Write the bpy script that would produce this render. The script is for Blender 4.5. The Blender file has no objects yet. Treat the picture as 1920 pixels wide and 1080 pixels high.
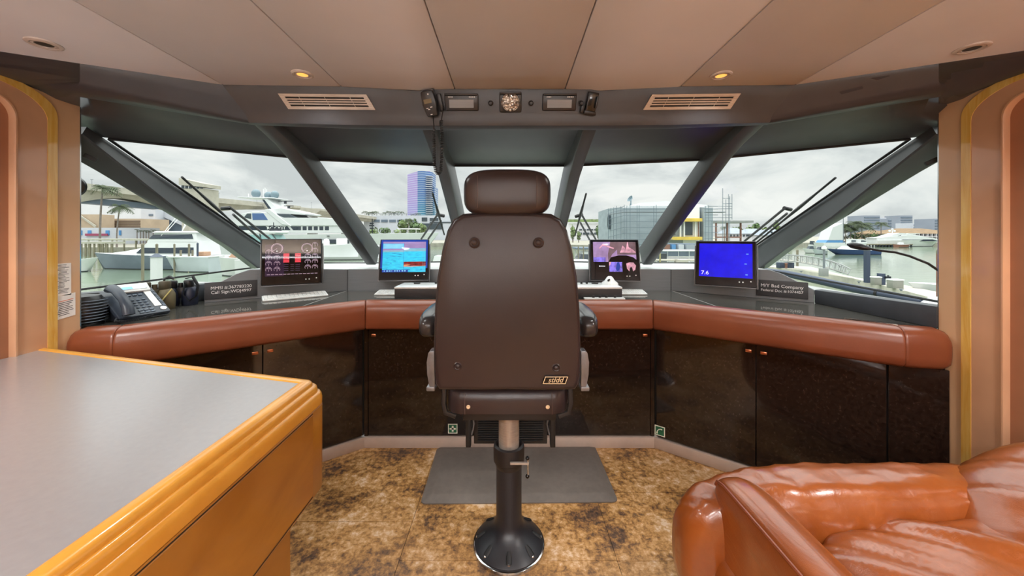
import bpy, bmesh, math, random
from mathutils import Vector, Matrix, noise
SC = bpy.context.scene
COL = SC.collection
PI = math.pi
F, CX, HY, EH = 690.0, 955.0, 440.0, 1.45   # focal length in px of a 1920 frame, principal point, eye height
V = Vector


def P(px, py, d):
    """a point of the place at depth d, seen at this pixel of the 1920x1080 frame"""
    return V(((px - CX) / F * d, d, EH - (py - HY) / F * d))


def R(a):
    return math.radians(a)


def lin(c):
    c = c / 255.0
    return c / 12.92 if c <= .04045 else ((c + .055) / 1.055) ** 2.4


def rgb(c):
    return (lin(c[0]), lin(c[1]), lin(c[2]), 1)


MATS = {}


def nodes(name):
    m = bpy.data.materials.new(name)
    m.use_nodes = True
    nt = m.node_tree
    return m, nt, nt.nodes, nt.links, nt.nodes['Principled BSDF']


def ramp(n, l, fac, stops):
    r = n.new('ShaderNodeValToRGB')
    while len(r.color_ramp.elements) < len(stops):
        r.color_ramp.elements.new(.5)
    for e, (p, c) in zip(r.color_ramp.elements, stops):
        e.position = p
        e.color = rgb(c) if max(c) > 1.001 else (*c[:3], 1)
    l.new(fac, r.inputs[0])
    return r.outputs[0]


def tex(n, l, scale, detail=3, rough=.55, stretch=None, dist=0, coord='Object'):
    tc = n.new('ShaderNodeTexCoord')
    src = tc.outputs[coord]
    if stretch:
        mp = n.new('ShaderNodeMapping')
        mp.inputs['Scale'].default_value = stretch
        l.new(src, mp.inputs['Vector'])
        src = mp.outputs[0]
    t = n.new('ShaderNodeTexNoise')
    t.inputs['Scale'].default_value = scale
    t.inputs['Detail'].default_value = detail
    t.inputs['Roughness'].default_value = rough
    t.inputs['Distortion'].default_value = dist
    l.new(src, t.inputs['Vector'])
    return t.outputs['Fac']


def bump(n, l, b, fac, strength, dist=.002):
    bp = n.new('ShaderNodeBump')
    bp.inputs['Strength'].default_value = strength
    bp.inputs['Distance'].default_value = dist
    l.new(fac, bp.inputs['Height'])
    l.new(bp.outputs[0], b.inputs['Normal'])


def mat(name, c, rough=.5, metal=0., var=.05, scale=14, bmp=0, bscale=220, stretch=None, coat=0, spec=.5, emit=0, bdist=.002, ecol=None, crough=.05):
    if name in MATS:
        return MATS[name]
    m, nt, n, l, b = nodes(name)
    lo = tuple(max(0, x * (1 - var)) for x in c)
    hi = tuple(min(255, x * (1 + var)) for x in c)
    f = tex(n, l, scale, stretch=stretch)
    col = ramp(n, l, f, [(.3, tuple(lin(x) for x in lo)), (.7, tuple(lin(x) for x in hi))])
    l.new(col, b.inputs['Base Color'])
    b.inputs['Roughness'].default_value = rough
    b.inputs['Metallic'].default_value = metal
    b.inputs['Specular IOR Level'].default_value = spec
    b.inputs['Coat Weight'].default_value = coat
    b.inputs['Coat Roughness'].default_value = crough
    if emit:
        if ecol:
            b.inputs['Emission Color'].default_value = rgb(ecol)
        else:
            l.new(col, b.inputs['Emission Color'])
        b.inputs['Emission Strength'].default_value = emit
    if bmp:
        bump(n, l, b, tex(n, l, bscale, detail=2), bmp, bdist)
    MATS[name] = m
    return m


# ---------------------------------------------------------------- mesh builder
class MB:
    def __init__(s, m=None):
        s.bm = bmesh.new()
        s.mats = []
        s.i = 0
        s.T = Matrix()
        if m is not None:
            s.m(m)

    def m(s, m):
        if isinstance(m, str):
            m = MATS[m]
        if m not in s.mats:
            s.mats.append(m)
        s.i = s.mats.index(m)
        return s

    def v(s, p):
        return s.bm.verts.new(s.T @ V(p))

    def f(s, vs):
        try:
            fc = s.bm.faces.new(vs)
            fc.material_index = s.i
            return fc
        except ValueError:
            return None

    def poly(s, pts):
        return s.f([s.v(p) for p in pts])

    def prism(s, pts, off, bev=0, seg=2):
        """polygon (list of 3-D points) pushed along the vector off"""
        off = V(off)
        a = [s.v(p) for p in pts]
        b = [s.v(V(p) + off) for p in pts]
        fs = [s.f(a[::-1]), s.f(b)]
        k = len(pts)
        for j in range(k):
            fs.append(s.f([a[j], a[(j + 1) % k], b[(j + 1) % k], b[j]]))
        s._bev(a + b, bev, seg)
        return s

    def _bev(s, vs, bev, seg=2):
        if bev > 0:
            es = list({e for v in vs for e in v.link_edges})
            r = bmesh.ops.bevel(s.bm, geom=es, offset=bev, segments=seg, profile=.5, affect='EDGES', clamp_overlap=True)
            for fc in r['faces']:
                fc.material_index = s.i

    def box(s, c, size, bev=0, rz=0, rx=0, ry=0, seg=2):
        M = Matrix.Translation(V(c)) @ Matrix.Rotation(rz, 4, 'Z') @ Matrix.Rotation(ry, 4, 'Y') @ Matrix.Rotation(rx, 4, 'X')
        h = V(size) / 2
        q = [M @ V((x * h.x, y * h.y, -h.z)) for x, y in ((-1, -1), (1, -1), (1, 1), (-1, 1))]
        up = (M.to_3x3() @ V((0, 0, size[2])))
        return s.prism(q, up, bev, seg)

    def bb(s, lo, hi, bev=0, seg=2):
        lo, hi = V(lo), V(hi)
        return s.box((lo + hi) / 2, hi - lo, bev, seg=seg)

    def rings(s, rs, closed=True, cap=True, wrap=False):
        """loft a list of rings (equal point counts)"""
        vv = [[s.v(p) for p in r] for r in rs]
        k = len(rs[0])
        n = len(vv)
        for a in range(n if wrap else n - 1):
            A, B = vv[a], vv[(a + 1) % n]
            for j in range(k if closed else k - 1):
                s.f([A[j], A[(j + 1) % k], B[(j + 1) % k], B[j]])
        if cap and not wrap and closed:
            s.f(vv[0][::-1])
            s.f(vv[-1])
        return s

    def frame(s, d):
        d = V(d).normalized()
        u = d.cross(V((0, 0, 1)))
        if u.length < .01:
            u = V((1, 0, 0))
        u.normalize()
        return u, d.cross(u).normalized()

    def cyl(s, a, b, r, r2=None, n=14, cap=True):
        a, b = V(a), V(b)
        u, w = s.frame(b - a)
        r2 = r if r2 is None else r2
        ra = [a + (u * math.cos(t) + w * math.sin(t)) * r for t in [2 * PI * k / n for k in range(n)]]
        rb = [b + (u * math.cos(t) + w * math.sin(t)) * r2 for t in [2 * PI * k / n for k in range(n)]]
        return s.rings([ra, rb], cap=cap)

    def tube(s, pts, r, n=8, cap=True, flat=1):
        pts = [V(p) for p in pts]
        rs = []
        u = None
        for k, p in enumerate(pts):
            d = (pts[min(k + 1, len(pts) - 1)] - pts[max(k - 1, 0)]).normalized()
            if u is None:
                u, w = s.frame(d)
            else:
                u = (u - d * u.dot(d))
                u = u.normalized() if u.length > 1e-6 else s.frame(d)[0]
                w = d.cross(u)
            rr = r[k] if isinstance(r, (list, tuple)) else r
            rs.append([p + (u * math.cos(t) + w * math.sin(t) * flat) * rr for t in [2 * PI * j / n for j in range(n)]])
        return s.rings(rs, cap=cap)

    def lathe(s, prof, c=(0, 0, 0), axis=(0, 0, 1), n=24, cap=True):
        """prof: list of (radius, height along the axis)"""
        c = V(c)
        d = V(axis).normalized()
        u, w = s.frame(d)
        rs = [[c + d * h + (u * math.cos(t) + w * math.sin(t)) * max(r, 1e-4) for t in [2 * PI * j / n for j in range(n)]] for r, h in prof]
        return s.rings(rs, cap=cap)

    def sphere(s, c, r, n=12, sq=(1, 1, 1)):
        c = V(c)
        rs = []
        m = max(5, n // 2 + 1)
        for a in range(m):
            t = -PI / 2 + PI * a / (m - 1)
            rr = max(math.cos(t), 1e-3)
            rs.append([c + V((math.cos(q) * rr * r * sq[0], math.sin(q) * rr * r * sq[1], math.sin(t) * r * sq[2])) for q in [2 * PI * j / n for j in range(n)]])
        return s.rings(rs)

    def sbox(s, c, size, e=4, n=10, M=None, fn=None):
        """a soft cushion: a cube grid pulled onto a superellipsoid of exponent e; fn(unit point, point) may displace"""
        M = M or Matrix()
        c = V(c)
        h = V(size) / 2
        cache = {}

        def vert(p):
            key = (round(p[0], 5), round(p[1], 5), round(p[2], 5))
            if key not in cache:
                q = V(p)
                L = (abs(q.x) ** e + abs(q.y) ** e + abs(q.z) ** e) ** (1 / e)
                q = q / L
                w = V((q.x * h.x, q.y * h.y, q.z * h.z))
                if fn:
                    w = fn(q, w)
                cache[key] = s.v(c + M @ w)
            return cache[key]
        g = [math.sin(PI / 2 * (-1 + 2 * k / n)) * .35 + (-1 + 2 * k / n) * .65 for k in range(n + 1)]
        for ax in range(3):
            for sg in (-1, 1):
                for a in range(n):
                    for b in range(n):
                        def mk(i, j):
                            p = [0, 0, 0]
                            p[ax] = sg
                            p[(ax + 1) % 3] = g[i]
                            p[(ax + 2) % 3] = g[j]
                            return vert(p)
                        q = [mk(a, b), mk(a + 1, b), mk(a + 1, b + 1), mk(a, b + 1)]
                        s.f(q if sg > 0 else q[::-1])
        return s

    def text(s, txt, size, M, depth=.0006, align='CENTER', shear=0, sx=1):
        cu = bpy.data.curves.new('t', 'FONT')
        cu.body = txt
        cu.size = size
        cu.align_x = align
        cu.align_y = 'CENTER'
        cu.shear = shear
        cu.extrude = depth
        cu.resolution_u = 3
        o = bpy.data.objects.new('t', cu)
        me = bpy.data.meshes.new_from_object(o)
        vs = [s.v(M @ V((v.co.x * sx, v.co.y, v.co.z))) for v in me.vertices]
        for p in me.polygons:
            s.f([vs[k] for k in p.vertices])
        bpy.data.objects.remove(o)
        bpy.data.curves.remove(cu)
        bpy.data.meshes.remove(me)
        return s

    def build(s, name, parent=None, at=None, angle=38, label=None, cat=None, group=None, kind=None):
        bm = s.bm
        bm.normal_update()
        bmesh.ops.recalc_face_normals(bm, faces=bm.faces)
        for fc in bm.faces:
            fc.smooth = True
        th = R(angle)
        for e in bm.edges:
            if len(e.link_faces) == 2:
                if e.calc_face_angle(0) > th:
                    e.smooth = False
            else:
                e.smooth = False
        if parent is not None:
            bm.transform(wm(parent).inverted())
        else:
            if at is None:
                xs = [v.co for v in bm.verts]
                lo = V((min(p.x for p in xs), min(p.y for p in xs), min(p.z for p in xs)))
                hi = V((max(p.x for p in xs), max(p.y for p in xs), max(p.z for p in xs)))
                at = V(((lo.x + hi.x) / 2, (lo.y + hi.y) / 2, lo.z))
            bm.transform(Matrix.Translation(-V(at)))
        me = bpy.data.meshes.new(name)
        bm.to_mesh(me)
        bm.free()
        for m in s.mats:
            me.materials.append(m)
        o = bpy.data.objects.new(name, me)
        COL.objects.link(o)
        if parent is not None:
            o.parent = parent
        else:
            o.location = at
        tag(o, label, cat, group, kind)
        return o


def wm(o):
    M = Matrix()
    while o is not None:
        M = o.matrix_basis @ M
        o = o.parent
    return M


def tag(o, label=None, cat=None, group=None, kind=None):
    for k, x in (('label', label), ('category', cat), ('group', group), ('kind', kind)):
        if x:
            o[k] = x
    return o


def thing(name, label, cat, loc=(0, 0, 0), rz=0, group=None, rx=0):
    o = bpy.data.objects.new(name, None)
    o.empty_display_size = .1
    COL.objects.link(o)
    o.location = loc
    o.rotation_euler = (rx, 0, rz)
    return tag(o, label, cat, group)


def dup(o, loc=None, rz=None, label=None, scale=None, parent=None):
    """a copy of a thing with copies of its parts and sub-parts"""
    c = o.copy()
    COL.objects.link(c)
    if parent is not None:
        c.parent = parent
    if loc is not None:
        c.location = loc
    if rz is not None:
        c.rotation_euler = (0, 0, rz)
    if scale is not None:
        c.scale = (scale,) * 3
    if label:
        c['label'] = label
    for ch in KIDS(o):
        dup(ch, parent=c)
    return c


def KIDS(o):
    return [c for c in SC.objects if c.parent == o]


def offset(path, o):
    """mitred 2-D offset of an open path to its left"""
    out = []
    n = len(path)
    for k in range(n):
        p = V(path[k])
        dirs = []
        if k > 0:
            dirs.append((p - V(path[k - 1])).normalized())
        if k < n - 1:
            dirs.append((V(path[k + 1]) - p).normalized())
        nn = [V((-d.y, d.x)) for d in dirs]
        m = sum(nn, V((0, 0)))
        m.normalize()
        m *= o / max(.3, m.dot(nn[0]))
        out.append(p + m)
    return out


def struct(mb, name, label=None, cat=None, **k):
    return mb.build(name, label=label, cat=cat, kind='structure', **k)


def lerp(a, b, t):
    return a + (b - a) * t


def interp(tab, x):
    """piecewise linear table [(x, value)]"""
    if x <= tab[0][0]:
        return tab[0][1]
    for (a, p), (b, q) in zip(tab, tab[1:]):
        if x <= b:
            t = (x - a) / (b - a)
            return tuple(lerp(u, w, t) for u, w in zip(p, q)) if isinstance(p, tuple) else lerp(p, q, t)
    return tab[-1][1]
EXPO = 0.0
LAMPC = (1, .985, .96)
LP1, LP2 = 12, 84
UP1 = 270
UPC = (.97, .98, 1)
SKYZ = 5.0
# ---------------------------------------------------------------- materials
mat('headliner', (56, 58, 62), .4, var=.06, scale=9, bmp=.12, bscale=500)
mat('headliner_side', (62, 65, 67), .34, var=.05, scale=9, bmp=.1, bscale=500)
mat('ceiling_vinyl', (208, 208, 214), .6, var=.015, scale=3, bmp=.08, bscale=600)
mat('dark_gap', (30, 27, 25), .9)
mat('rubber', (22, 22, 23), .6)
mat('black_plastic', (26, 26, 28), .38, bmp=.05, bscale=700)
mat('black_gloss', (12, 12, 13), .12)
mat('charcoal', (48, 48, 50), .45)
mat('fascia_grey', (126, 130, 134), .42, var=.03, scale=6, stretch=(1, 1, 30))
mat('sill_light', (178, 180, 179), .45)
mat('sill_dark', (60, 63, 68), .45)
mat('chrome', (205, 205, 205), .15, metal=1)
mat('satin_steel', (128, 128, 131), .34, metal=.5, stretch=(1, 40, 1), var=.08, scale=20)
mat('warm_steel', (172, 162, 152), .36, metal=.45, stretch=(1, 1, 30), var=.1, scale=20)
mat('copper', (200, 130, 95), .3, metal=1)
mat('white_plastic', (222, 224, 222), .35)
mat('white_gloss', (232, 234, 233), .18)
mat('white_paint', (238, 240, 240), .35, var=.02)
mat('paper', (236, 233, 228), .8)
mat('ink', (70, 66, 66), .8)
mat('red_ink', (215, 110, 70), .8)
mat('letter_white', (248, 248, 246), .6)
mat('plate_dark', (58, 58, 60), .5)
mat('jamb_vinyl', (204, 166, 128), .22, var=.03, scale=3, coat=.4)
mat('door_leather', (160, 108, 78), .42, var=.04, scale=5, bmp=.1, bscale=400)
mat('pilaster_leather', (204, 157, 122), .2, var=.04, scale=4, coat=.5, bmp=.03, bscale=300)
mat('back_panel', (176, 158, 140), .5, var=.04, scale=4)
mat('baseboard_mat', (186, 166, 152), .45, var=.03)
mat('mat_rubber', (106, 97, 90), .6, var=.04, scale=30, bmp=.2, bscale=400)


def custom(name, fn):
    m, nt, n, l, b = nodes(name)
    fn(n, l, b)
    MATS[name] = m


def _floor(n, l, b):
    a = tex(n, l, 3.4, 5, .62, dist=.25)
    f = tex(n, l, 30, 7, .72, dist=.2)
    mx = n.new('ShaderNodeMath')
    mx.operation = 'MULTIPLY_ADD'
    l.new(a, mx.inputs[0])
    mx.inputs[1].default_value = .85
    m2 = n.new('ShaderNodeMath')
    m2.operation = 'MULTIPLY'
    l.new(f, m2.inputs[0])
    m2.inputs[1].default_value = .8
    l.new(m2.outputs[0], mx.inputs[2])
    col = ramp(n, l, mx.outputs[0], [(.60, (54, 44, 40)), (.70, (100, 73, 53)), (.78, (148, 107, 62)), (.86, (186, 140, 84)), (.94, (206, 166, 122)), (1, (222, 194, 164))])
    l.new(col, b.inputs['Base Color'])
    b.inputs['Roughness'].default_value = .36
    bump(n, l, b, f, .15)


custom('floor_tile', _floor)


def _lacquer(n, l, b):
    f = tex(n, l, 60, 4, .7)
    l.new(ramp(n, l, f, [(.35, (20, 14, 12)), (.75, (50, 37, 30))]), b.inputs['Base Color'])
    b.inputs['Roughness'].default_value = .07
    b.inputs['Specular IOR Level'].default_value = .6


custom('black_lacquer', _lacquer)


def _worktop(n, l, b):
    f = tex(n, l, 80, 3, .7)
    l.new(ramp(n, l, f, [(.35, (66, 65, 61)), (.75, (84, 82, 77))]), b.inputs['Base Color'])
    b.inputs['Roughness'].default_value = .035
    b.inputs['Specular IOR Level'].default_value = .7


custom('worktop_gloss', _worktop)


def _wood(c1, c2, rough, st, sc=3.0):
    def fn(n, l, b):
        a = tex(n, l, sc, 5, .6, stretch=st, dist=1.5)
        l.new(ramp(n, l, a, [(.3, c1), (.7, c2)]), b.inputs['Base Color'])
        b.inputs['Roughness'].default_value = rough
        b.inputs['Coat Weight'].default_value = .3
        b.inputs['Coat Roughness'].default_value = .08
    return fn


custom('honey_wood', _wood((212, 148, 54), (226, 166, 70), .26, (1, 1, 2)))
custom('honey_veneer', _wood((152, 97, 28), (172, 116, 40), .38, (1, .6, 1.4), 4))
custom('gold_wood', _wood((222, 166, 66), (240, 204, 116), .12, (14, 14, 1.2), 2.2))


def _leather(c1, c2, rough, wr=.25, fine=.2, sc=2.5, coat=0):
    def fn(n, l, b):
        a = tex(n, l, sc, 4, .6)
        l.new(ramp(n, l, a, [(.3, c1), (.72, c2)]), b.inputs['Base Color'])
        b.inputs['Roughness'].default_value = rough
        b.inputs['Coat Weight'].default_value = coat
        b.inputs['Coat Roughness'].default_value = .15
        tc = n.new('ShaderNodeTexCoord')
        vo = n.new('ShaderNodeTexVoronoi')
        vo.inputs['Scale'].default_value = 420
        l.new(tc.outputs['Object'], vo.inputs['Vector'])
        b1 = n.new('ShaderNodeBump')
        b1.inputs['Strength'].default_value = fine
        b1.inputs['Distance'].default_value = .0006
        l.new(vo.outputs['Distance'], b1.inputs['Height'])
        b2 = n.new('ShaderNodeBump')
        b2.inputs['Strength'].default_value = wr
        b2.inputs['Distance'].default_value = .004
        l.new(tex(n, l, 14, 3, .6, stretch=(1, .35, 1), dist=.8), b2.inputs['Height'])
        l.new(b1.outputs[0], b2.inputs['Normal'])
        l.new(b2.outputs[0], b.inputs['Normal'])
    return fn


custom('bolster_leather', _leather((120, 62, 38), (136, 74, 48), .3, .1))
custom('sofa_leather', _leather((130, 64, 22), (156, 84, 34), .28, .7, .3, 4, .7))
custom('chair_leather', _leather((44, 35, 36), (52, 42, 42), .3, .06, .25))


def _glass(n, l, b):
    out = n['Material Output']
    tr = n.new('ShaderNodeBsdfTransparent')
    tr.inputs[0].default_value = (.97, .985, .98, 1)
    gl = n.new('ShaderNodeBsdfGlossy')
    gl.inputs['Roughness'].default_value = .01
    lw = n.new('ShaderNodeLayerWeight')
    lw.inputs[0].default_value = .5
    pw = n.new('ShaderNodeMath')
    pw.operation = 'POWER'
    l.new(lw.outputs['Facing'], pw.inputs[0])
    pw.inputs[1].default_value = 5
    fr = n.new('ShaderNodeMath')
    fr.operation = 'MULTIPLY_ADD'
    l.new(pw.outputs[0], fr.inputs[0])
    fr.inputs[1].default_value = .3
    fr.inputs[2].default_value = .012
    mx = n.new('ShaderNodeMixShader')
    l.new(fr.outputs[0], mx.inputs[0])
    l.new(tr.outputs[0], mx.inputs[1])
    l.new(gl.outputs[0], mx.inputs[2])
    l.new(mx.outputs[0], out.inputs[0])


custom('window_glass', _glass)

# ---------------------------------------------------------------- floor, ceiling, walls
mb = MB('dark_gap')
mb.bb((-2.2, -2.7, -.06), (2.2, 2.9, -.004))
mb.m('floor_tile')
cols = [(-2.15, -1.46, [2.3, 1.3, .3]), (-1.46, -.49, [1.86, .89]), (-.49, .48, [2.607, 1.637, .667]), (.48, 1.45, [2.07, 1.635, .9]), (1.45, 2.15, [1.7, .7])]
for x0, x1, ys in cols:
    yy = [2.85] + ys + [-.5, -1.5, -2.65]
    for a, b_ in zip(yy, yy[1:]):
        mb.bb((x0 + .0012, b_ + .0012, -.004), (x1 - .0012, a - .0012, 0))
struct(mb, 'floor', 'mottled brown and gold stone-look floor tiles of the wheelhouse', 'floor', at=V((0, 0, 0)))

CEDGE = [(-2.05, 1.19), (-1.82, 1.30), (-1.227, 1.577), (-.73, 1.594), (-.40, 1.636), (-.36, 1.62), (.36, 1.62), (.40, 1.636), (.73, 1.594), (1.227, 1.577), (1.82, 1.30), (2.05, 1.19)]


def zc(y):
    return 2.09 + .033 * (1.6 - y)


def cedge(x):
    return interp(CEDGE, x)


mb = MB('dark_gap')
mb.prism([(x, y, zc(y) + .03) for x, y in CEDGE] + [(2.05, -2.65, zc(-2.65) + .03), (-2.05, -2.65, zc(-2.65) + .03)], (0, 0, .05))
mb.m('ceiling_vinyl')
seams = [-2.06, -1.227, -.728, -.24, .245, .742, 1.225, 2.06]
for a, b_ in zip(seams, seams[1:]):
    xs = [a + .0015] + [x for x, _ in CEDGE if a + .01 < x < b_ - .01] + [b_ - .0015]
    pts = [(x, cedge(x), zc(cedge(x))) for x in xs] + [(b_ - .0015, -2.64, zc(-2.64)), (a + .0015, -2.64, zc(-2.64))]
    mb.prism(pts, (0, 0, .03), .004, 2)
struct(mb, 'ceiling', 'pale beige vinyl ceiling panels with fore-and-aft seams', 'ceiling', at=V((0, 0, 2.1)))


def arch(y0, y1, ztop, ry, rz, n=10):
    """outline in (y, z): up the front side, over the top, down the far side"""
    pts = [(y0, .0)]
    for k in range(n + 1):
        t = PI / 2 * k / n
        pts.append((y0 - ry + ry * math.cos(t), ztop - rz + rz * math.sin(t)))
    for k in range(n + 1):
        t = PI / 2 * k / n
        pts.append((y1 + ry - ry * math.sin(t), ztop - rz + rz * math.cos(t)))
    pts.append((y1, 0))
    return pts


def band(mb, A, B, s, xa, xb, xw):
    """a raised strip between outlines A and B; xa, xb = face position at A and B, xw = wall"""
    rs = []
    for (ya, za), (yb, zb) in zip(A, B):
        rs.append([V((s * xw, ya, za)), V((s * xa, ya, za)), V((s * xb, yb, zb)), V((s * xw, yb, zb))])
    mb.rings(rs, closed=True, cap=True)


for s, side in ((-1, 'left'), (1, 'right')):
    mb = MB('jamb_vinyl')
    pts = [(s * 2.05, 1.757, 0), (s * 2.05, 1.757, 2.07), (s * 2.05, 1.70, 2.09), (s * 2.05, 1.45, 2.125), (s * 2.05, -2.65, 2.25), (s * 2.05, -2.65, 0)]
    mb.prism(pts, (s * .07, 0, 0))
    mb.m('chrome')
    mb.bb((s * 2.05 if s < 0 else 2.05, 1.757, .3), (s * 2.05 + s * .004, 1.762, 2.06)) if s > 0 else mb.bb((-2.054, 1.757, .3), (-2.05, 1.762, 2.06))
    struct(mb, 'wall_' + side, 'tan vinyl side wall ending in a jamb beside the ' + ('phone' if s < 0 else 'helm console'), 'wall')
    o1, o2 = arch(1.664, .55, 2.10, .22, .12), arch(1.624, .59, 2.072, .205, .12)
    i1, i2 = arch(1.518, .69, 2.02, .09, .09), arch(1.504, .704, 2.006, .08, .08)
    w = MB('door_leather')
    w.rings([[V((s * 2.047, y, z)) for y, z in i2], [V((s * 2.06, y, z)) for y, z in i2]])
    d = struct(w, 'door_1' if s < 0 else 'door_2', 'leather clad side door with rounded corners, ' + ('behind the chart table' if s < 0 else 'beside the sofa'), 'door')
    g = MB('gold_wood')
    band(g, o1, o2, s, 2.042, 2.036, 2.06)
    g.build('wood_edging', d, label='glossy golden wood edging of the door surround')
    p = MB('pilaster_leather')
    band(p, o2, i1, s, 2.038, 2.030, 2.06)
    p.build('door_frame', d, label='glossy orange tan frame around the door')
    q = MB('pilaster_leather')
    rs = []
    for (ya, za), (yb, zb) in zip(i1, i2):
        rs.append([V((s * x, lerp(ya, yb, t), lerp(za, zb, t))) for x, t in ((2.055, 0), (2.028, 0), (2.022, .3), (2.022, .7), (2.03, 1), (2.055, 1))])
    q.rings(rs)
    q.build('door_bead', d, label='raised bead at the inner edge of the frame')

mb = MB('back_panel')
mb.bb((-2.1, -2.72, 0), (2.1, -2.62, 2.3))
for x in (-1.6, -.8, 0, .8, 1.6):
    mb.bb((x - .39, -2.625, .9), (x + .39, -2.605, 2.1), .006)
    mb.bb((x - .39, -2.625, .1), (x + .39, -2.605, .86), .006)
struct(mb, 'wall_back', 'beige panelled back wall seen only as a reflection in the cabinets', 'wall')

# ---------------------------------------------------------------- overhead soffit and header
SOF = [  # x, ceiling edge (y), face foot (x,y,z), lip (x,y,z), header end at the glass (x,y,z)
    (0, (0, 1.62, 2.09), (0, 1.66, 1.974), (0, 1.705, 1.935), (0, 2.36, 1.893)),
    (.36, (.36, 1.62, 2.09), (.36, 1.66, 1.974), (.36, 1.705, 1.935), (.38, 2.35, 1.893)),
    (.40, (.40, 1.636, 2.09), (.40, 1.662, 1.974), (.40, 1.705, 1.935), (.42, 2.34, 1.893)),
    (.73, (.73, 1.594, 2.09), (.73, 1.65, 1.972), (.73, 1.695, 1.938), (.76, 2.25, 1.893)),
    (1.2, (1.227, 1.577, 2.09), (1.165, 1.64, 1.972), (1.169, 1.685, 1.952), (1.14, 2.15, 1.893)),
    (1.6, (1.623, 1.391, 2.097), (1.692, 1.45, 2.049), (1.773, 1.52, 2.018), (2.052, 1.875, 1.944)),
    (2.05, (2.05, 1.19, 2.103), (2.05, 1.60, 2.085), (2.05, 1.758, 2.062), (2.32, 1.86, 1.97)),
]


def sof_ring(st, s, lift=0):
    C, Fp, L, G = [V((s * p[0], p[1], p[2])) for p in st[1:]]
    out = [C + V((0, 0, .03)), C + V((0, 0, -.001))]
    for t in (.4, .8, .93):
        out.append(C.lerp(Fp, t))
    # rounded nose between face and lip
    for t in (.15, .5, .85):
        a = Fp.lerp(L, t)
        out.append(a + V((0, -.014, -.010)) * math.sin(PI * t))
    out.append(L)
    return out


def hdr_ring(st, s):
    L, G = [V((s * p[0], p[1], p[2])) for p in st[3:]]
    L2 = L + V((0, .012, .058))
    return [L2 + V((0, 0, .08)), L2, L2.lerp(G, .5), G, G + V((0, .02, .004)), G + V((0, .03, .12))]


def mirror(st):
    return st


segs = [('trim_1', [(-1, 3), (-1, 2), (-1, 1), (1, 0), (1, 1), (1, 2), (1, 3)], 'middle'),
        ]
parts_ = {
    'centre': [(-1, SOF[4]), (-1, SOF[3]), (-1, SOF[2]), (-1, SOF[1]), (1, SOF[1]), (1, SOF[2]), (1, SOF[3]), (1, SOF[4])],
    'left': [(-1, SOF[6]), (-1, SOF[5]), (-1, SOF[4])],
    'right': [(1, SOF[4]), (1, SOF[5]), (1, SOF[6])],
}
for k, (nm, lst) in enumerate(parts_.items()):
    mb = MB('headliner')
    mb.rings([sof_ring(st, s) for s, st in lst])
    lab = {'centre': 'dark padded overhead soffit across the middle, carrying the vents', 'left': 'dark padded soffit running to the left wall', 'right': 'dark padded soffit running to the right wall'}[nm]
    struct(mb, 'trim_%d' % (k + 1), lab, 'soffit')
    mb = MB('headliner')
    mb.rings([hdr_ring(st, s) for s, st in lst])
    struct(mb, 'trim_%d' % (k + 4), 'dark header panel between soffit and ' + {'centre': 'middle', 'left': 'left', 'right': 'right'}[nm] + ' windscreen panes', 'header panel')

# ---------------------------------------------------------------- windscreen
GT = [(-2.32, 1.80, 1.97), (-2.052, 1.885, 1.94), (-1.14, 2.16, 1.89), (-.38, 2.35, 1.89), (.38, 2.35, 1.89), (1.14, 2.16, 1.89), (2.052, 1.885, 1.94), (2.32, 1.80, 1.97)]
GB = [(-2.74, 1.86, 1.10), (-2.052, 3.42, 1.185), (-1.15, 3.46, 1.185), (-.40, 3.66, 1.185), (.40, 3.66, 1.185), (1.15, 3.46, 1.185), (2.052, 3.42, 1.185), (2.30, 1.80, 1.085)]
wl = ['outer left', 'left', 'inner left', 'middle', 'inner right', 'right', 'outer right']
for k in range(7):
    mb = MB('window_glass')
    a, b_, c_, d_ = V(GB[k]), V(GB[k + 1]), V(GT[k + 1]), V(GT[k])
    if k == 0:
        d_ = V((-2.34, 1.76, 1.97))
    if k == 6:
        c_ = V((2.32, 1.76, 1.97))
    nrm = (b_ - a).cross(d_ - a).normalized()
    N = 4
    g1 = [[(a.lerp(b_, i / N)).lerp(d_.lerp(c_, i / N), j / N) for i in range(N + 1)] for j in range(N + 1)]
    vs = [[mb.v(p) for p in r] for r in g1]
    for j in range(N):
        for i in range(N):
            mb.f([vs[j][i], vs[j][i + 1], vs[j + 1][i + 1], vs[j + 1][i]])
    w = struct(mb, 'window_%d' % (k + 1), 'clear raked windscreen pane, the %s one of seven' % wl[k], 'window pane')
    # dark gasket around the pane
    g = MB('rubber')
    q = [a, b_, c_, d_]
    for e in range(4):
        if k in (0, 6) and e in (2,):
            continue
        g.tube([q[e], q[(e + 1) % 4]], .007, 6)
    g.build('gasket', w)


def glass_pt(px, py, k, off=.03):
    """where the sight line through a pixel leaves the pane k, moved outwards"""
    o = V((0, 0, EH))
    d = P(px, py, 1) - o
    a, b_, c_ = V(GB[k]), V(GB[k + 1]), V(GT[k])
    n_ = (b_ - a).cross(c_ - a).normalized()
    if n_.dot(d) < 0:
        n_ = -n_
    t = ((a - o).dot(n_) + off) / d.dot(n_)
    return o + d * t


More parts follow.
